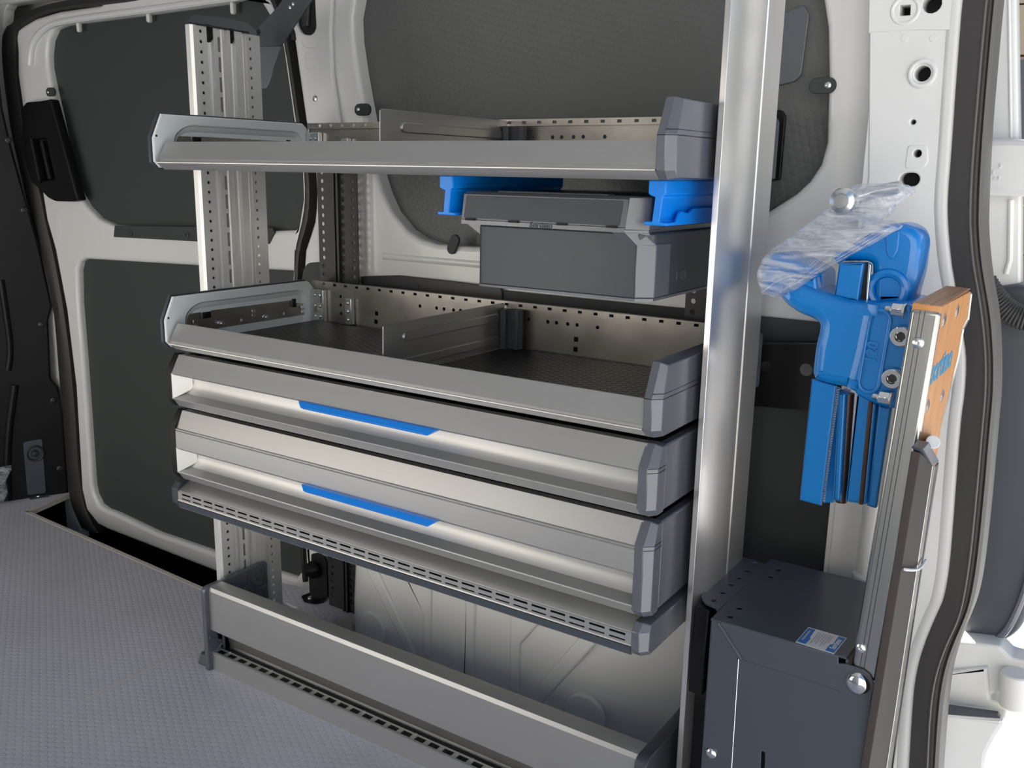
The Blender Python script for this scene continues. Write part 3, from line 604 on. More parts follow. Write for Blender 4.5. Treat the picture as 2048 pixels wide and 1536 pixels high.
def drawer(z0, h, ridge, label):
    t = thing('drawer_unit', (-1.0,.18,z0), label, 'drawer', 'wide drawers of the rack')
    Z = lambda v: z0+v; lip = .066 if not ridge else .066
    cp = [(.012,0),(0,.012),(0,h-.030),(.020,h),(.034,h),(.034,0)]; cpz = [(y,Z(z)) for y, z in cp]
    cap = end_cap(cpz, XB-.003, -.4944, -.4835, t)
    obj('end_cap', MB().prx(cpz, -1.496, XA), 'black', t, .001)
    g = MB()
    for z in (h-.031, h-.037): g.rings([[(-.4944,-.0004,Z(q)),(-.4832,.0112,Z(q)),(-.4832,.034,Z(q)),(-.49,.034,Z(q)),(-.4944,.02,Z(q))] for q in (z, z+.0009)])
    g.box(-.49,-.4829,.0,.001,Z(h-.03),Z(h-.0295)) if False else None
    obj('parting_line', g, 'black', t)
    for x0, x1 in ((-.5005,-.4855),(-1.497,-1.485)): obj('side_wall', MB().box(x0,x1,.038,.352,Z(.003),Z(h-.004)), 'gplas', t, .003)
    obj('drawer_box', MB().box(-1.484,-.501,.034,.35,Z(.006),Z(h-.012)), 'bsteel', t, .001)
    top = [(.019,h-.001)]
    if ridge: top += [(.0035,.1045),(.0005,.1035),(.0005,.1015),(.0025,.1005),(.0005,.099),(.0,lip)]
    else: top += [(.0,lip)]
    pr = top+[(.002,lip-.003),(.030,lip-.004),(.031,.044),(.028,.034),(.021,.0245),(.001,.0182),(0,.0165),(.012,.0005),(.033,.0005),(.033,h-.001)]
    obj('drawer_front', MB().prx([(y,Z(z)) for y, z in pr], XA, XB), 'alu', t, 0, 2, 25)
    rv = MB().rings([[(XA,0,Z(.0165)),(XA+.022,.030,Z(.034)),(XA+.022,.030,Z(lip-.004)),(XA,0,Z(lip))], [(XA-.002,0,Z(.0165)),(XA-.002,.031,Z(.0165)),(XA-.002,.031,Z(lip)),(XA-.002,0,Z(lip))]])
    obj('grip_reveal', rv, 'alu_lit', t)
    hp = [(.004,lip-.0005),(-.010,lip+.0005),(-.0165,lip-.0075),(-.013,lip-.0105),(.004,lip-.006)]
    R = []
    for xx, s in ((-1.132,1),(-.838,-1)):
        R.append([(xx+s*max(0,(lip-z))*1.5, y, Z(z)) for y, z in hp])
    obj('handle', MB().rings(R), 'blue', t, .0008)
    return t
drawer(.58, .100, False, 'shallower aluminium drawer with blue handle, upper of the two below the open tray')
drawer(.434, .137, True, 'deeper aluminium drawer with blue handle, lower of the two')

# ---- slotted rail tray under the drawers
rt = thing('slotted_rail_tray', (-1.0,.18,.376), 'shallow aluminium rail with two rows of slots under the lower drawer', 'rail')
ZR = lambda v: .376+v
cp = [(.010,0),(0,.010),(0,.038),(.010,.050),(.33,.050),(.33,0)]
end_cap([(y,ZR(z)) for y, z in cp], -.506, -.4945, -.4835, rt)
obj('end_cap', MB().prx([(y,ZR(z)) for y, z in cp], -1.503, -1.487), 'dplas', rt, .001)
pr = [(.032,.049),(.004,.0355),(.003,.034),(.030,.034),(.030,.0175),(.001,.0175),(0,.0155),(.004,.0135),(.006,.003),(.0035,.0015),(.004,0),(.33,0),(.33,.049)]
obj('rail_profile', MB().prx([(y,ZR(z)) for y, z in pr], -1.487, -.506), 'alu', rt, 0, 2, 25)
sh = []
for i in range(30):
    x = -1.462+.0322*i
    for za, zb in ((.0285,.0315),(.0205,.0228)): sh.append([(x-.0125,.0015,ZR(za)),(x+.0125,.0015,ZR(za)),(x+.0125,.0015,ZR(zb)),(x-.0125,.0015,ZR(zb))])
for zb_, wd_, hb_ in ((.017,.0085,.0012),(.0255,.009,.0017)): holed_strip('slot_band', (-1.487,.0015,ZR(zb_)), (1,0,0), (0,0,1), .981, wd_, [.025+.0322*i for i in range(30)], .0125, hb_, NY, .0012, 'alu', rt, False)
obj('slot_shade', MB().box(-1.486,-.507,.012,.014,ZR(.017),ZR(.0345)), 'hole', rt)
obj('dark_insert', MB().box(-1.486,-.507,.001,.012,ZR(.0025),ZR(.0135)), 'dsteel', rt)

# ---- floor kick profile
bs = thing('kick_profile', (-1.0,.12,0), 'low aluminium kick board with slotted foot rail standing on the grey floor', 'rack base')
pr = [(.060,.178),(.066,.186),(.094,.186),(.094,.181),(.072,.178),(.068,.092),(.098,.058),(.104,.030),(.098,.022),(.083,.018),(.083,.002),(.08,0),(.112,0),(.112,.06),(.082,.094),(.082,.176)]
pr = [(.060,.177),(.064,.1835),(.070,.186),(.094,.186),(.094,.182),(.074,.180),(.070,.095),(.100,.060),(.106,.034),(.102,.024),(.09,.020),(.09,.016),(.108,.016),(.112,.034),(.106,.062),(.076,.098),(.0635,.089),(.060,.090)]
obj('kick_board', MB().prx([(y,z) for y, z in pr], -1.4888, -.514), 'alu', bs, 0, 2, 25)
obj('foot_rail', MB().prx([(.060,0),(.060,.038),(.063,.040),(.063,.003),(.09,.003),(.09,.0)], -1.492, -.514), 'alu', bs)
fh = []
for i in range(31):
    x = -1.470+.0312*i; fh.append([(x-.0115,.067,.0405),(x+.0115,.067,.0405),(x+.0115,.077,.0405),(x-.0115,.077,.0405)])
holed_strip('slotted_ledge', (-1.492,.0605,.0405), (1,0,0), (0,1,0), .978, .020, [.022+.0312*i for i in range(31)], .0105, .006, (0,0,-1), .0015, 'alu', bs, False, .0105)
obj('ledge_shade_fill', MB().box(-1.490,-.515,.0635,.097,.004,.033), 'hole', bs)  # near-black block stands in for the shade below the slots
for i in range(8): screw('ledge_screw', (-1.455+.125*i,.0785,.0405), NZ, .003, 'zinc', bs)
ep = rnd([(-1.501,.050,-.0),(-1.501,.218,0),(-1.501,.218,.186),(-1.501,.050,.186)], [.002,.006,.006,.014])
plate('end_plate', ep, [], (1,0,0), .012, 'gplas', bs, .002)
rb = MB()
for y, z, r in ((.165,.135,.018),(.165,.060,.014),(.095,.12,.012),(.120,.03,.012),(.195,.16,.008)): rb.torus((-1.488,y,z), NX, r, .003, 24, 6)
for a, b in (((.165,.117),(.165,.074)),((.150,.128),(.107,.121)),((.165,.153),(.165,.182)),((.09,.10),(.09,.02)),((.183,.135),(.214,.135)),((.155,.05),(.13,.036)),((.055,.075),(.085,.055)),((.055,.03),(.085,.05)),((.205,.02),(.205,.18))):
    rb.tube([(-1.488,*a),(-1.488,*b)], .0032, 6)
obj('moulded_ribs', rb, 'gplas', bs)
hexbolt('end_plate_bolt', (-1.489,.093,.150), NX, .008, .010, 'zinc', bs)
plate('end_plate', rnd([(-.515,.050,0),(-.515,.26,0),(-.515,.26,.186),(-.515,.050,.186)], [.002,.006,.006,.02]), [], (1,0,0), .020, 'dplas', bs, .002)
obj('levelling_foot', MB().prx([(.056,.0),(.102,.0),(.09,.022),(.066,.022)], -1.535, -1.502), 'dplas', bs, .003)

# ---- extruded posts
def post_left():
    t = thing('rack_post', (-1.512,.19,0), 'ribbed silver metal post with two columns of holes at the left end of the rack', 'post', 'upright posts of the rack')
    X0 = -1.505; z1 = 1.283
    P = [(-.012,.105),(.0,.105),(.0035,.110),(.0035,.116),(-.007,.117),(-.007,.142),(-.008,.1425),(-.006,.156),(.001,.158),(.001,.1655),(-.009,.1665),(-.009,.1765),(.001,.1775),(.001,.183),(-.006,.184),(-.006,.1885),(.002,.1895),(.002,.196),(-.006,.1975),(-.005,.2055),(.003,.207),(.003,.224),(-.0095,.225),(-.0095,.236),(-.003,.237),(-.003,.240),(-.018,.240),(-.018,.110)]
    obj('post_profile', MB().prz([(X0+a,b) for a, b in P], 0.0, z1), 'alu_v', t, 0, 2, 25)
    zs = [z1-.0115-.01835*i for i in range(69)]
    nx = (-1,0,0)
    holed_strip('hole_strip', (X0+.0005,.1165,.002), (0,0,1), (0,1,0), z1-.003, .026, [z-.002 for z in zs], .0032, .0032, nx, .0022, 'alu_v', t, True, .0125)
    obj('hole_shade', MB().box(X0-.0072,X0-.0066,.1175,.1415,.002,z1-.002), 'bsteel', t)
    holed_strip('hole_strip', (X0-.0002,.2375,.002), (0,0,1), (0,1,0), z1-.005, .034, [z-.002 for z in zs], .0034, .0034, nx, .0025, 'alu_v', t, True, .0095)
    holed_strip('slot_strip', (X0-.0012,.1660,.002), (0,0,1), (0,1,0), z1-.003, .0112, [z1-.032-.0367*i for i in range(34)], .0135, .0026, nx, .0015, 'alu_v', t, False)
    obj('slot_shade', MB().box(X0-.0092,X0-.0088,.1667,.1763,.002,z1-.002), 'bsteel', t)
    for ya, yb, h in ((.1435,.1565,.026),(.1975,.2065,.022)):
        obj('end_clip', MB().prx([(ya,z1-h),((ya+yb)/2,z1-h-.003),(yb,z1-h+.004),(yb,z1+.002),(ya,z1+.003)], X0-.006, X0+.0015), 'black', t, .001)
    obj('post_cap', MB().prz([(X0-.020,.103),(X0+.004,.103),(X0+.004,.242),(X0-.020,.242)], z1-.002, z1+.001), 'bsteel', t)
post_left()
XS = PY(1572,0,.28).x
def post_right():
    t = thing('rack_post', (-.465,.19,0), 'smooth silver metal post between the drawers and the blue vise', 'post', 'upright posts of the rack')
    z1 = 1.42; Xl = PY(1447,0,.105).x; Xn = PY(1463,0,.105).x; Yc = PX(1497,0,XS).y; Yg = PX(1538,0,XS).y
    P = [(Xl,.112),(Xl+.002,.106),(Xn,.105),(XS,Yc),(XS,Yg-.003),(XS-.0012,Yg-.002),(XS+.0012,Yg),(XS+.0012,Yg+.0025),(XS,Yg+.0035),(XS,.279),(XS-.003,.28),(Xl,.28)]
    obj('post_profile', MB().prz(P, 0.0, z1), 'alu_r', t, .0006, 2, 25)
    pass
post_right()

# ---- black perforated rear uprights
def upright(dx, z1, label):
    t = thing('rear_upright', (-1.445+dx,.42,0), label, 'upright', 'black rear uprights of the rack')
    xa, xb, xc, xd = -1.503+dx, -1.452+dx, -1.446+dx, -1.386+dx
    zs = [.03+.0183*i for i in range(int((z1-.05)/.0183))]
    holed_strip('perforated_flange', (xa,.415,0), (0,0,1), (1,0,0), z1, xb-xa, zs, .0046, .0046, NY, .002, 'bsteel', t, True, .014)
    cxs = (PY(686,420,.415).x+dx, PY(706,420,.415).x+dx)
    xm = (cxs[0]+cxs[1])/2
    holed_strip('perforated_flange', (xc+.008,.415,0), (0,0,1), (1,0,0), z1, xm-xc-.008, zs, .0062, .0048, NY, .002, 'bsteel', t, True, cxs[0]-xc-.008)
    holed_strip('perforated_flange', (xm,.415,0), (0,0,1), (1,0,0), z1, xd-xm, zs, .0046, .0046, NY, .002, 'bsteel', t, True, cxs[1]-xm)
    obj('channel', MB().prz([(xb-.001,.417),(xb-.001,.409),(xb+.004,.409),(xb+.004,.4145),(xc+.003,.4145),(xc+.003,.409),(xc+.009,.409),(xc+.009,.417)], 0, z1), 'bsteel', t)
upright(0, 1.06, 'black perforated rear upright at the left, between the two trays')
upright(.871, 1.06, 'black perforated rear upright seen at the right under the hanging case')

# ---- rails along the wall
br = thing('wall_rail', (-1.2,.43,.75), 'black folded steel rail on the wall behind the lower tray', 'rail', 'black steel wall rails')
pa = [PY(x,y,.428) for x, y in [(721,553),(797,551),(900,562),(1000,575),(1004,585)]]
ra = MB().rings([[p, p+NY*.008, p+NY*.008-NZ*.14, p-NZ*.14] for p in pa]); obj('rail_web', ra, 'bsteel', br, .001)
plate('rail_slot_plug', caps(PY(824,571,.427), PY(834,572,.427), NY, .0045), [], NY, .002, 'liner', br)
r2 = thing('wall_rail', (-.43,.42,.70), 'black steel rail with round holes behind the blue vise', 'rail', 'black steel wall rails')
q = [(1500,689),(1642,688),(1690,690),(1690,826),(1640,822),(1500,812)]
plate('rail_web', [PY(x,y,.405) for x, y in q], [circ(PY(1612,740,.405),NY,.0105,16), circ(PY(1532,735,.405),NY,.0105,16)], NY, .003, 'black', r2)
plate('hole_liner_disc', circ(PY(1612,738,.4065),NY,.0125,16), [], NY, .002, 'seal_lip', r2)  # paler disc added to look like the liner seen through the hole
obj('rail_lip', MB().rings([[p, p+NY*.025, p+NY*.025+NZ*.003, p+NZ*.003] for p in [PY(1500,689,.405), PY(1690,690,.405)]]), 'bsteel', r2)

# ---- strut and plates at the top of the left post
sb = thing('roof_strut', PY(540,90,.30), 'dark flat strut running from the top of the left post up to the roof', 'strut')
plate('strut_bar', [PY(x,y,.30) for x, y in [(510,62),(555,13),(585,-30),(650,-40),(622,2),(561,92),(518,93)]], [], NY, .004, 'dplas', sb, .001)
plate('gusset', rnd([PY(x,y,.305) for x, y in [(516,92),(562,92),(548,132),(541,160),(534,176),(522,178),(517,170)]], .004), [], NY, .003, 'gplas', sb, .001)
plate('top_plate', [PY(x,y,.292) for x, y in [(368,52),(384,29),(440,33),(492,44),(513,62),(513,70),(380,70)]], [], NY, .004, 'dplas', sb, .001)
for x, y in ((586,8),(580,15)): screw('strut_screw', PY(x,y,.30), -NY, .004, 'zinc', sb)

# ---- lashing bracket on the floor by the wheel arch
lk = thing('lashing_bracket', PZ(630,1197,0), 'black lashing bracket with round knob bolted to the floor beside the wheel arch', 'bracket', 'lashing brackets on the side wall')
plate('bracket_plate', rnd([PY(x,y,.412) for x, y in [(622,1108),(636,1106),(648,1114),(653,1126),(655,1196),(620,1199),(617,1150),(622,1130)]],.004), [], NY, .005, 'black', lk, .001)
kc = PY(632,1138,.412); obj('knob', MB().lathe(kc, -NY+NX*-.5, [(.021,0),(.021,.012),(.016,.020),(.014,.030),(.008,.033),(0,.033)], 24), 'black', lk)
plate('foot', rnd([PZ(x,y,.004) for x, y in [(602,1191),(622,1184),(655,1192),(648,1203),(630,1207),(609,1203)]],.006), [], (0,0,-1), .003, 'black', lk, .001)
screw('foot_screw', PZ(621,1196,.004), NZ, .008, 'zinc', lk)
ib = thing('wedge_block', PZ(665,1240,0), 'small cream wedge block against the wheel arch on the floor', 'block')
obj('wedge', MB().prx([(.345,0),(.372,0),(.372,.012),(.345,.020)], -1.412, -1.362), 'floorband', ib, .001)

# ---- hanging case with its blue runners
cs = thing('storage_case', (-.69,.2,.862), 'slate grey lidded plastic case hanging from blue runners under the top tray', 'case')
def plan(z, P): return [(x,y,z) for x, y in P]
lidP = [(-.843,.075),(-.836,.047),(-.566,.045),(-.541,.066),(-.541,.355),(-.843,.355)]
botP = [(-.816,.075),(-.812,.060),(-.803,.057),(-.552,.057),(-.533,.074),(-.533,.355),(-.816,.355)]
obj('case_body', MB().rings([plan(z, [(x,y) for x, y in botP]) for z in (.862,.9508)]), 'dplas', cs, .003)
sk = [(-.816,.075),(-.812,.066),(-.580,.061),(-.552,.0565),(-.533,.074),(-.533,.355),(-.816,.355)]
skT = [(-.843,.078),(-.840,.066),(-.600,.061),(-.566,.0470),(-.541,.067),(-.541,.355),(-.843,.355)]
lid7 = [(-.843,.075),(-.840,.060),(-.836,.047),(-.566,.045),(-.541,.066),(-.541,.355),(-.843,.355)]
obj('rim', MB().rings([plan(.934,sk), plan(.9505,skT), plan(.951,lid7), plan(.957,lid7)]), 'gplas', cs, 0)
obj('lid', MB().rings([plan(.9575,[(x+.0,y+.002) for x, y in lidP]), plan(.9575,lidP), plan(.994,[(x*.998-.0008,y+.005) for x, y in lidP]), plan(.998,[(x*.99-.006,y+.012) for x, y in lidP])]), 'gplas', cs, .001)
plate('lid_panel', rnd([(-.831,.0458,.960),(-.574,.0440,.960),(-.572,.0485,.992),(-.829,.0500,.992)], .002), [], Vector((.007,1,-.13)), .004, 'dplas', cs, .0006)
obj('corner_post', MB().rings([[(-.566,.0435,.954),(-.540,.066,.954),(-.540,.10,.954),(-.566,.10,.954)], [(-.563,.048,.9975),(-.539,.0685,.9975),(-.539,.10,.9975),(-.563,.10,.9975)]]), 'gplas', cs, .0015)
obj('corner_post', MB().rings([[(-.553,.0555,.864),(-.532,.0745,.864),(-.532,.12,.864),(-.553,.12,.864)], [(-.553,.0555,.936),(-.532,.0745,.936),(-.532,.12,.936),(-.553,.12,.936)]]), 'gplas', cs, .0015)
for x in (-.818,-.742,-.662,-.585): obj('lid_slot', MB().box(x-.008,x+.008,.0425,.05,.9565,.9595), 'hole', cs)
obj('lid_hinge_rib', MB().box(-.78,-.60,.06,.08,.997,1.0), 'dplas', cs, .001)
obj('base_lip', MB().rings([plan(.860,[(x,y-.001) for x, y in botP]), plan(.8635,[(x,y-.0015) for x, y in botP])]), 'gplas', cs)
text('embossed_logo', 'Sortimo', PY(1081,453,.0455)+NZ*.0015, NX, NZ, .0115, 'dsteel', cs, .0009, .0002)
lg = obj('grip_notch', MB().box(-.5345,-.5318,.145,.175,.882,.896), 'dplas', cs, .001)
plate('notch_frame', rect_yz(-.5312,.16,.174,.8825,.8955), [rect_yz(-.5312,.1618,.1722,.8842,.8938)], (-1,0,0), .0015, 'gplas', cs)
def runner(x0, s, label):
    t = thing('case_runner', (x0,.2,1.0), label, 'runner', 'blue runners under the top tray')
    I = [(0,1.0195),(0,1.0025),(.004,1.0000),(.010,.9985),(.007,.9675),(-.004,.9675),(-.004,.9625),(.028,.9625),(.028,.9665),(.0175,.9675),(.0205,.9985),(.024,1.0025),(.024,1.0195)]
    obj('runner_beam', MB().rings([[(x0+s*a,y,z) for a, z in I] for y in (.042,.36)]), 'blue', t, .0012)
    fl = [(.044,.9625),(.044,.966),(.072,.967),(.080,.977),(.086,.980),(.110,.977),(.125,.983),(.30,.983),(.30,.9625)]
    xx = x0+s*.0285
    plate('stiffening_web', [Vector((xx,y,z)) for y, z in fl], [], (-1 if s > 0 else 1,0,0), .004, 'blue', t, .0008)
    f2 = [(.044,1.019),(.044,1.002),(.052,1.0),(.062,1.008),(.30,1.008),(.30,1.019)]
    plate('top_web', [Vector((x0+s*.0245,y,z)) for y, z in f2], [], (-1 if s > 0 else 1,0,0), .004, 'blue', t, .0008)
runner(-.873, 1, 'bright blue runner beam holding the left side of the hanging case')
runner(-.533, 1, 'bright blue runner beam holding the right side of the hanging case')

# ================================================================ BENCH, FOLDED WORKTOP, VISE
YB = .060; ZB = .435
bn = thing('bench_cabinet', (-.31,.18,0), 'slate grey steel cabinet with perforated top flange at the right of the rack', 'cabinet')
fpx = [(1425,1241),(1560,1278.5),(1676,1312),(1677,1327),(1692,1328),(1727,1340),(1740,1350),(1747,1364),(1748,1376),(1744,1388),(1743,1398),(1727,1536),(1712,1660),(1392,1660)]
fw = [PY(x,y,YB) for x, y in fpx]
plate('front_panel', fw, [caps(PY(1526,1507,YB), PY(1522,1600,YB), NY, .0027)], NY, .003, 'dsteel', bn, .001)
top = [PZ(1426,1236,ZB), PZ(1533,1129,ZB), Vector((-.215,.31,ZB)), Vector((-.215,.062,ZB))]
tw = [Vector((-.4165,.061,ZB)), Vector((-.4165,.31,ZB)), Vector((-.222,.31,ZB)), Vector((-.235,.061,ZB))]
hc = [circ(PZ(x,y,ZB),NZ,.0045,12) for x, y in ((1557,1139),(1542,1153),(1479,1216),(1461,1233))]
plate('top_sheet', tw, hc, (0,0,-1), .003, 'dsteel', bn, .0008)
fg = [PZ(x,y,ZB+.001) for x, y in [(1402,1191),(1406,1200),(1411,1206),(1420,1210),(1430,1214),(1434,1222),(1533,1129),(1486,1113)]]
plate('perforated_flange', fg, [circ(PZ(x,y,ZB+.001),NZ,.0042,12) for x, y in ((1511,1127),(1494,1141),(1477,1156),(1463,1169),(1446,1185),(1428,1201))], (0,0,-1), .003, 'dsteel', bn, .0006)
obj('side_sheet', MB().box(-.4165,-.4135,.063,.31,.0,.432), 'dsteel', bn)
obj('side_sheet', MB().box(-.236,-.233,.063,.31,.0,.432), 'dsteel', bn)
obj('back_sheet', MB().box(-.4165,-.233,.307,.31,.0,.432), 'dsteel', bn)
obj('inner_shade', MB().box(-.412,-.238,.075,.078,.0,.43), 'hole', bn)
obj('side_hook', MB().prx([(.085,.30),(.10,.30),(.115,.37),(.115,.43),(.09,.43),(.085,.36)], -.452, -.43), 'black', bn, .002)
obj('spacer_block', MB().box(-.455,-.417,.12,.29,.0,.428), 'black', bn, .002)
wd = MB().tube([PY(1437,1246,YB-.0005), PY(1483,1318,YB-.0005)], .0022, 8); obj('corner_weld', wd, 'dsteel', bn)
obj('panel_seam', MB().tube([PY(1477,1318,YB), PY(1463,1536,YB), PY(1458,1640,YB)], .0007, 6), 'zinc', bn)
obj('fold_line', MB().tube([PY(1484,1320,YB), PY(1600,1356,YB), PY(1682,1384,YB)], .0009, 6), 'dsteel', bn)
pb = PY(1716,1367,YB); obj('pivot_bolt', MB().lathe(pb, -NY, [(.0148,-.001),(.0150,.001),(.0135,.0035),(.010,.0058),(.005,.0072),(0,.0075)], 28), 'chrome', bn)
pb = PY(1423,1505,YB); obj('panel_bolt', MB().lathe(pb, -NY, [(.0078,-.001),(.0078,.003),(.006,.005),(.002,.006),(0,.006)], 20), 'chrome', bn)
sk = [PZ(x,y,ZB+.0004) for x, y in [(1617,1254),(1694,1276),(1668,1308),(1591,1284)]]
sl = plate('label_sticker', sk, [], (0,0,-1), .0003, 'paper', bn)
def L2(a, b): return sk[0].lerp(sk[1], a).lerp(sk[3].lerp(sk[2], a), b)+NZ*.0002
plate('blue_band', [L2(a,b) for a, b in ((.02,.05),(.20,.05),(.22,.55),(.26,.60),(.24,.95),(.02,.95))], [], (0,0,-1), .0003, 'bluepaper', sl)
plate('blue_band', [L2(a,b) for a, b in ((.80,.05),(.98,.05),(.98,.95),(.76,.95),(.76,.60),(.81,.55))], [], (0,0,-1), .0003, 'bluepaper', sl)
uu = (sk[2]-sk[1]).normalized(); vv = NZ.cross(uu)
text('label_logo', 'Sortimo', L2(.88,.5)+NZ*.0003, -uu, -vv, .0105, 'paper', sl, .0001, .0002, sx=.9)
ln = MB()
for i in range(7):
    a0 = .32+.06*i; b1 = (.85,.7,.8,.62,.85,.75,.55)[i]
    q = [L2(a0,.14)+NZ*.0002, L2(a0+.022,.14)+NZ*.0002, L2(a0+.022,b1)+NZ*.0002, L2(a0,b1)+NZ*.0002]; ln.add(q, [(0,1,2,3)])
obj('small_print', ln, 'greyprint', sl)
q = MB().add([L2(.08,.2)+NZ*.0003, L2(.13,.2)+NZ*.0003, L2(.13,.8)+NZ*.0003, L2(.08,.8)+NZ*.0003], [(0,1,2,3)]); obj('small_print', q, 'greyprint', sl)

TH = math.radians(2.8); W = Vector((math.sin(TH),0,math.cos(TH))); NR = Vector((math.cos(TH),0,-math.sin(TH)))
PR = Vector((-.1970,.0,.433)); T = .031
def PT(px, py, off=0.0):                                # line of sight meets the worktop face (or a plane parallel to it)
    d = ray(px, py); p = PR+NR*off; return CAM+d*((p-CAM).dot(NR)/d.dot(NR))
def WP(y, s, off=0.0): return PR+Vector((0,y,0))+W*s+NR*off
wt = thing('folding_worktop', WP(.18,-.02,-T/2), 'beech worktop folded upright with steel front edge, blue lettering on its face', 'worktop')
face = [WP(.066,-.02), WP(.066,.4545), PT(1942,583), PT(1936,636), PT(1926,656), PT(1916,715), PT(1896,795), PT(1884,845), WP(.25,.20), WP(.25,-.02)]
plate('wood_board', face, [], -NR, T, 'wood', wt, .0012, 2)
ytop = PT(1942,583).y
mb = MB(); 
a, b, c, d = WP(.067,.4552,-T+.001), WP(.067,.4552,-.001), WP(ytop-.002,.4552,-.001), WP(ytop-.002,.4552,-T+.001)
mb.add([a,b,c,d,a-W*.001,b-W*.001,c-W*.001,d-W*.001], [(0,1,2,3),(7,6,5,4),(0,4,5,1),(1,5,6,2),(2,6,7,3),(3,7,4,0)]); obj('end_grain', mb, 'woodedge', wt)
mb = MB().rings([[WP(.0635,s,-T-.0008), WP(.0635,s,.0012), WP(.074,s,.0012), WP(.074,s,-T-.0008)] for s in (-.022,.449)])
obj('steel_edge', mb, 'steel', wt, .0062, 6)
for q_ in (-.021,-.016): obj('edge_line', MB().tube([WP(.0634,-.02,q_), WP(.0634,.448,q_)], .0004, 5), 'legmetal', wt)  # two thin dark lines drawn along the steel edge
screw('edge_screw', PY(1836,686,.0635), -NY, .0068, 'zinc', wt); screw('edge_screw', PY(1722,1296,.0635), -NY, .0062, 'zinc', wt)
for x, y in ((1888,640),(1914,622),(1855,812),(1884,792)): hexbolt('board_bolt', PT(x,y), NR, .0075, .0012, 'zinc', wt)
e0, e1 = [PT(1945,588), PT(1939,640), PT(1929,660), PT(1919,718), PT(1899,800), PT(1876,880)], None
obj('rear_edge_strip', MB().tube([p-NR*.004 for p in e0], .0035, 8), 'zinc', wt)
ta, tb = PT(1861,752), PT(1911,704)
o_ = Vector(((ta.x+tb.x)/2, (ta.y+tb.y)/2+.006, 0)); cc = PT(1886,727)
text('worktop_lettering', 'sortimo', WP(cc.y-.004, (cc-PR).dot(W), .0002), NY, W, .044, 'blueprint', wt, .0002, .0012, sx=.98)
# folding leg hanging on the face
def leg_strip(a, b, c, d, off, t, m, nm, bev=.001): plate(nm, [PT(*p, off) for p in (a,b,c,d)], [], -NR, t, m, lgp, bev)
lgp = thing('folding_leg', PT(1815,1150,.012), 'dark steel folding leg'); lgp.parent = wt; lgp.location = WLOC[lgp.name]-WLOC[wt.name]
leg_strip((1841,906),(1866,928),(1768,1560),(1734,1560), .011, .010, 'legmetal', 'leg_channel')
leg_strip((1866,930),(1872,932),(1779,1560),(1770,1560), .0115, .002, 'steel', 'leg_edge')
leg_strip((1872,932),(1878,925),(1792,1480),(1783,1560), .0118, .002, 'bsteel', 'leg_flange')
plate('leg_head', rnd([PT(x,y,.015) for x, y in [(1846,898),(1858,884),(1878,921),(1867,933)]],.002), [], -NR, .012, 'dsteel', lgp, .001)
obj('roller', MB().cyl(PT(1866,884,.004), PT(1866,884,.016), .008, n=18), 'paper', lgp, .001)
obj('hinge_pin', MB().cyl(PT(1846,906,.004), PT(1830,922,.004), .004, n=12), 'zinc', lgp)
obj('cable_tie', MB().tube(smoothp([PT(x,y,.016) for x, y in [(1810,1139),(1831,1141),(1843,1135),(1852,1120)]]), .0018, 8), 'paper', lgp)
ct = MB().tube(smoothp([PT(x,y,.006) for x, y in [(1783,1262),(1782,1285),(1774,1320),(1777,1330),(1785,1290)]]), .002, 8); obj('spring_catch', ct, 'zinc', wt)

# ---- vise bolted to the worktop
YV = .165
vz = thing('bench_vise', PY(1800,700,YV+.06), 'blue bench vise marked 120 bolted sideways to the upright worktop', 'vise')
def vp(nm, pts, y, t, m='vblue', bev=.004, r=.004, holes=(), res=3): return plate(nm, rnd([PY(a,b,y) for a, b in pts], r), list(holes), NY, t, m, vz, bev, res)
vp('mounting_base', [(1757,606),(1790,604),(1822,608),(1832,640),(1826,740),(1812,822),(1775,816),(1742,806),(1706,786),(1722,700),(1728,612)], YV-.008, .115, bev=.006, r=.006)
vp('body_casting', [(1553,592),(1566,577),(1600,568),(1640,584),(1690,600),(1740,607),(1765,606),(1752,640),(1735,720),(1716,790),(1700,784),(1690,778),(1655,771),(1624,762),(1620,746),(1627,690),(1634,664),(1635,648),(1624,640),(1598,630),(1572,614)], YV-.014, .10, bev=.016, r=.006)
bodyc = vz
cb = None and MB().tube(smoothp([PY(x,y,YV-.008) for x, y in [(1712,612),(1712,660),(1706,720),(1694,778)]]), .012, 12)
def capsule(r): return caps(PY(1759,641,YV-.0105), PY(1737,766,YV-.0105), NY, r, 10)
plate('size_boss', [p-NY*.001 for p in capsule(.0155)], [[p-NY*.001 for p in capsule(.0095)]], NY, .007, 'vblue', vz, .0022, 3)
uu = (PY(1759,641,YV)-PY(1737,766,YV)).normalized()
text('size_mark', '120', PY(1745,704,YV-.0085), uu, uu.cross(Vector((0,-1,0)))*-1 if False else Vector((-uu.z,0,uu.x)), .019, 'vblue', vz, .0022, .0004)
for x, y in ((1802,623),(1775,800)): hexbolt('mounting_nut', PY(x+16,y,YV-.022)+NR*-.004, -NR, .0085, .016, 'zinc', vz, .008)
for x, y in ((1803,672),(1786,756)):
    p = PY(x,y,YV-.014); plate('hex_socket', circ(p-NY*.0045,NY,.006,6), [], NY, .001, 'bsteel', vz); s = MB().lathe(p, -NY, [(.0125,-.002),(.0125,.008),(.0115,.009),(.0065,.009),(.006,.003),(0,.003)], 22); obj('socket_screw', s, 'chrome', vz)
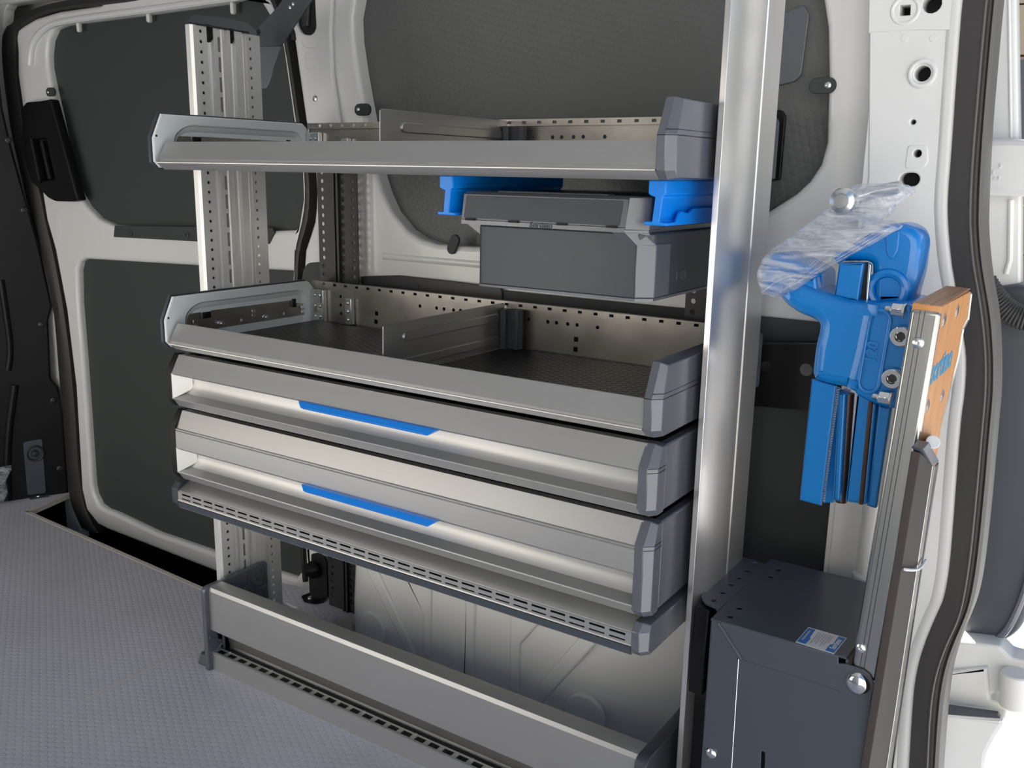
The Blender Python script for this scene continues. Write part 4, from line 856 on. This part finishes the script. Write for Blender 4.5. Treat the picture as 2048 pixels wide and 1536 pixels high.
# slide and guides below the body
vp('slide_cover', [(1623,758),(1672,772),(1642,1012),(1599,1000)], YV+.000, .006, bev=.0015, r=.001)
vp('slide_web', [(1672,775),(1692,785),(1667,1006),(1646,1006)], YV+.045, .008, bev=.0015, r=.001)
mb = MB()
for i in range(46):
    f = i/45; p = PY(1673-30*f, 778+222*f, YV+.006); mb.cyl(p-NX*.002, p+NX*.004, .0016, n=6)
tag(obj('rack_teeth', mb, 'zinc', vz), kind='stuff')
vp('slide_bar', [(1676,784),(1692,787),(1680,1004),(1665,1001)], YV+.012, .03, bev=.003, r=.002)
obj('spindle', MB().cyl(PY(1698,786,YV+.03), PY(1682,1004,YV+.03), .0075, n=16), 'brownbar', vz)
vp('slide_bar', [(1714,786),(1752,808),(1732,1010),(1690,1003)], YV+.010, .03, bev=.003, r=.002)
obj('slide_groove', MB().tube([PY(1742,802,YV+.009), PY(1722,1008,YV+.009)], .003, 8), 'brownbar', vz)
vp('slide_bar', [(1756,808),(1782,815),(1752,1018),(1733,1012)], YV+.014, .03, bev=.003, r=.002)
# fixed jaw and bar above
vp('fixed_jaw', [(1660,520),(1700,490),(1745,462),(1775,448),(1808,447),(1830,458),(1840,474),(1842,492),(1836,540),(1818,612),(1742,612),(1742,528),(1732,523),(1676,523)], YV+.024, .075, bev=.012, r=.008)
vp('jaw_pad', [(1770,470),(1800,460),(1796,500),(1786,520),(1774,512)], YV+.0215, .004, bev=.0015, r=.004)
obj('jaw_boss', MB().torus(PY(1775,580,YV+.024), NY, .022, .006, 26, 8), 'vblue', vz)
vp('square_bar', [(1678,527),(1727,527),(1716,603),(1668,592)], YV+.002, .03, bev=.002, r=.001)
vp('bar_slot', [(1727,524),(1741,528),(1734,606),(1717,604)], YV+.012, .006, 'hole', 0, .002)
vp('slot_lip', [(1736,526),(1742,530),(1735,606),(1731,606)], YV+.010, .006, 'chrome', .001, .001)
# moving jaw under the film
vp('moving_jaw', [(1520,540),(1526,520),(1542,506),(1562,508),(1590,520),(1640,545),(1640,598),(1600,600),(1570,592),(1556,594),(1530,588),(1521,575)], YV+.010, .085, bev=.010, r=.008)
vp('jaw_block', [(1588,560),(1632,553),(1636,592),(1600,590)], YV-.002, .05, bev=.004, r=.003)
obj('handle_bar', MB().tube([PY(1686,402,YV+.06), PY(1760,382,YV+.045), PY(1802,374,YV+.04)], .0085, 14), 'zinc', vz)
hb = MB().lathe(PY(1686,402,YV-.022), -NY, [(.0125,-.03),(.0165,0),(.0150,.006),(.0095,.009),(.0085,.008),(.0085,.010),(0,.0105)], 26); obj('handle_knob', hb, 'zinc', vz)
# ---- plastic film
pf = thing('plastic_film', PY(1650,480,YV), 'crumpled clear plastic film wrapped round the upper jaw and handle of the vise', 'plastic film')
def blob(nm, pts, y0, t, parent, bulge=.012, nz=.003):
    """thin wrinkled skin over an outline: domed grid between the outline and its centre, front and back"""
    P = resample([PY(a,b,y0) for a, b in pts]+[PY(*pts[0],y0)], 61)[:-1]; c = sum(P, Vector())/len(P); mb = MB(); R = []
    ax = max(((p-c) for p in P), key=lambda q: q.length).normalized(); Q = [c+ax*((p-c).dot(ax)*.8) for p in P]
    for s, d in ((.0,1),(.35,.95),(.65,.8),(.88,.45),(1.0,0),):
        R.append([q_.lerp(p, s)-NY*(bulge*d)+Vector((random.uniform(-nz,nz),random.uniform(-nz,nz),random.uniform(-nz,nz)))*(d if s > 0 else 0) for p, q_ in zip(P, Q)])
    for s, d in ((.88,.45),(.65,.8),(.35,.95),(0,1)): R.append([q_.lerp(p, s)+NY*(t*d) for p, q_ in zip(P, Q)])
    mb.rings(R, caps=False); return obj(nm, mb, 'film', parent, smooth=80)
blob('wrap', [(1516,545),(1523,520),(1545,498),(1600,460),(1664,412),(1690,420),(1730,438),(1775,440),(1800,454),(1740,490),(1690,515),(1640,545),(1600,575),(1556,597),(1524,588),(1515,562)], YV-.012, .10, pf, .014, .0016)
blob('wrap_flap', [(1662,414),(1668,392),(1692,384),(1712,368),(1765,366),(1806,368),(1812,376),(1806,392),(1772,420),(1766,440),(1730,442),(1690,430)], YV-.004, .09, pf, .010, .0015)
mb = MB()
for k in range(7):
    a = PY(1560+9*k, 585-5*k, YV-.02); b = PY(1700+14*k, 462-1.5*k+6*(k % 3), YV-.022); mb.tube([a, a.lerp(b,.5)+Vector((0,-.004,.003*math.sin(k*2.1))), b], .0006, 5)
for pts in ([(1524,585),(1556,560),(1610,542),(1622,545),(1616,552)], [(1606,488),(1612,500),(1640,492)]): mb.tube(smoothp([PY(x,y,YV-.024) for x, y in pts]), .0008, 5)
obj('film_creases', mb, 'film', pf)
# ---- crumpled bag at the far left on the floor
sc = thing('plastic_bag', PP(2,985,A0,B0), 'crumpled clear plastic bag lying at the left edge by the black corner panel', 'plastic bag')
P = [PP(x,y,A0,B0)+Vector((.03,-.012,0)) for x, y in [(-30,935),(0,928),(18,924),(20,932),(10,955),(12,980),(4,1000),(-10,1003),(-30,1003)]]
c = sum(P, Vector())/len(P); mb = MB(); R = []
for s, d in ((.0,1),(.5,.8),(.85,.4),(1,0),(.8,-.3),(0,-.4)): R.append([c.lerp(p,s)+Vector((.03*d+random.uniform(-.004,.004),-.02*d,random.uniform(-.004,.004)*abs(d))) for p in P])
mb.rings(R, caps=False); obj('bag_skin', mb, 'film', sc, smooth=80)
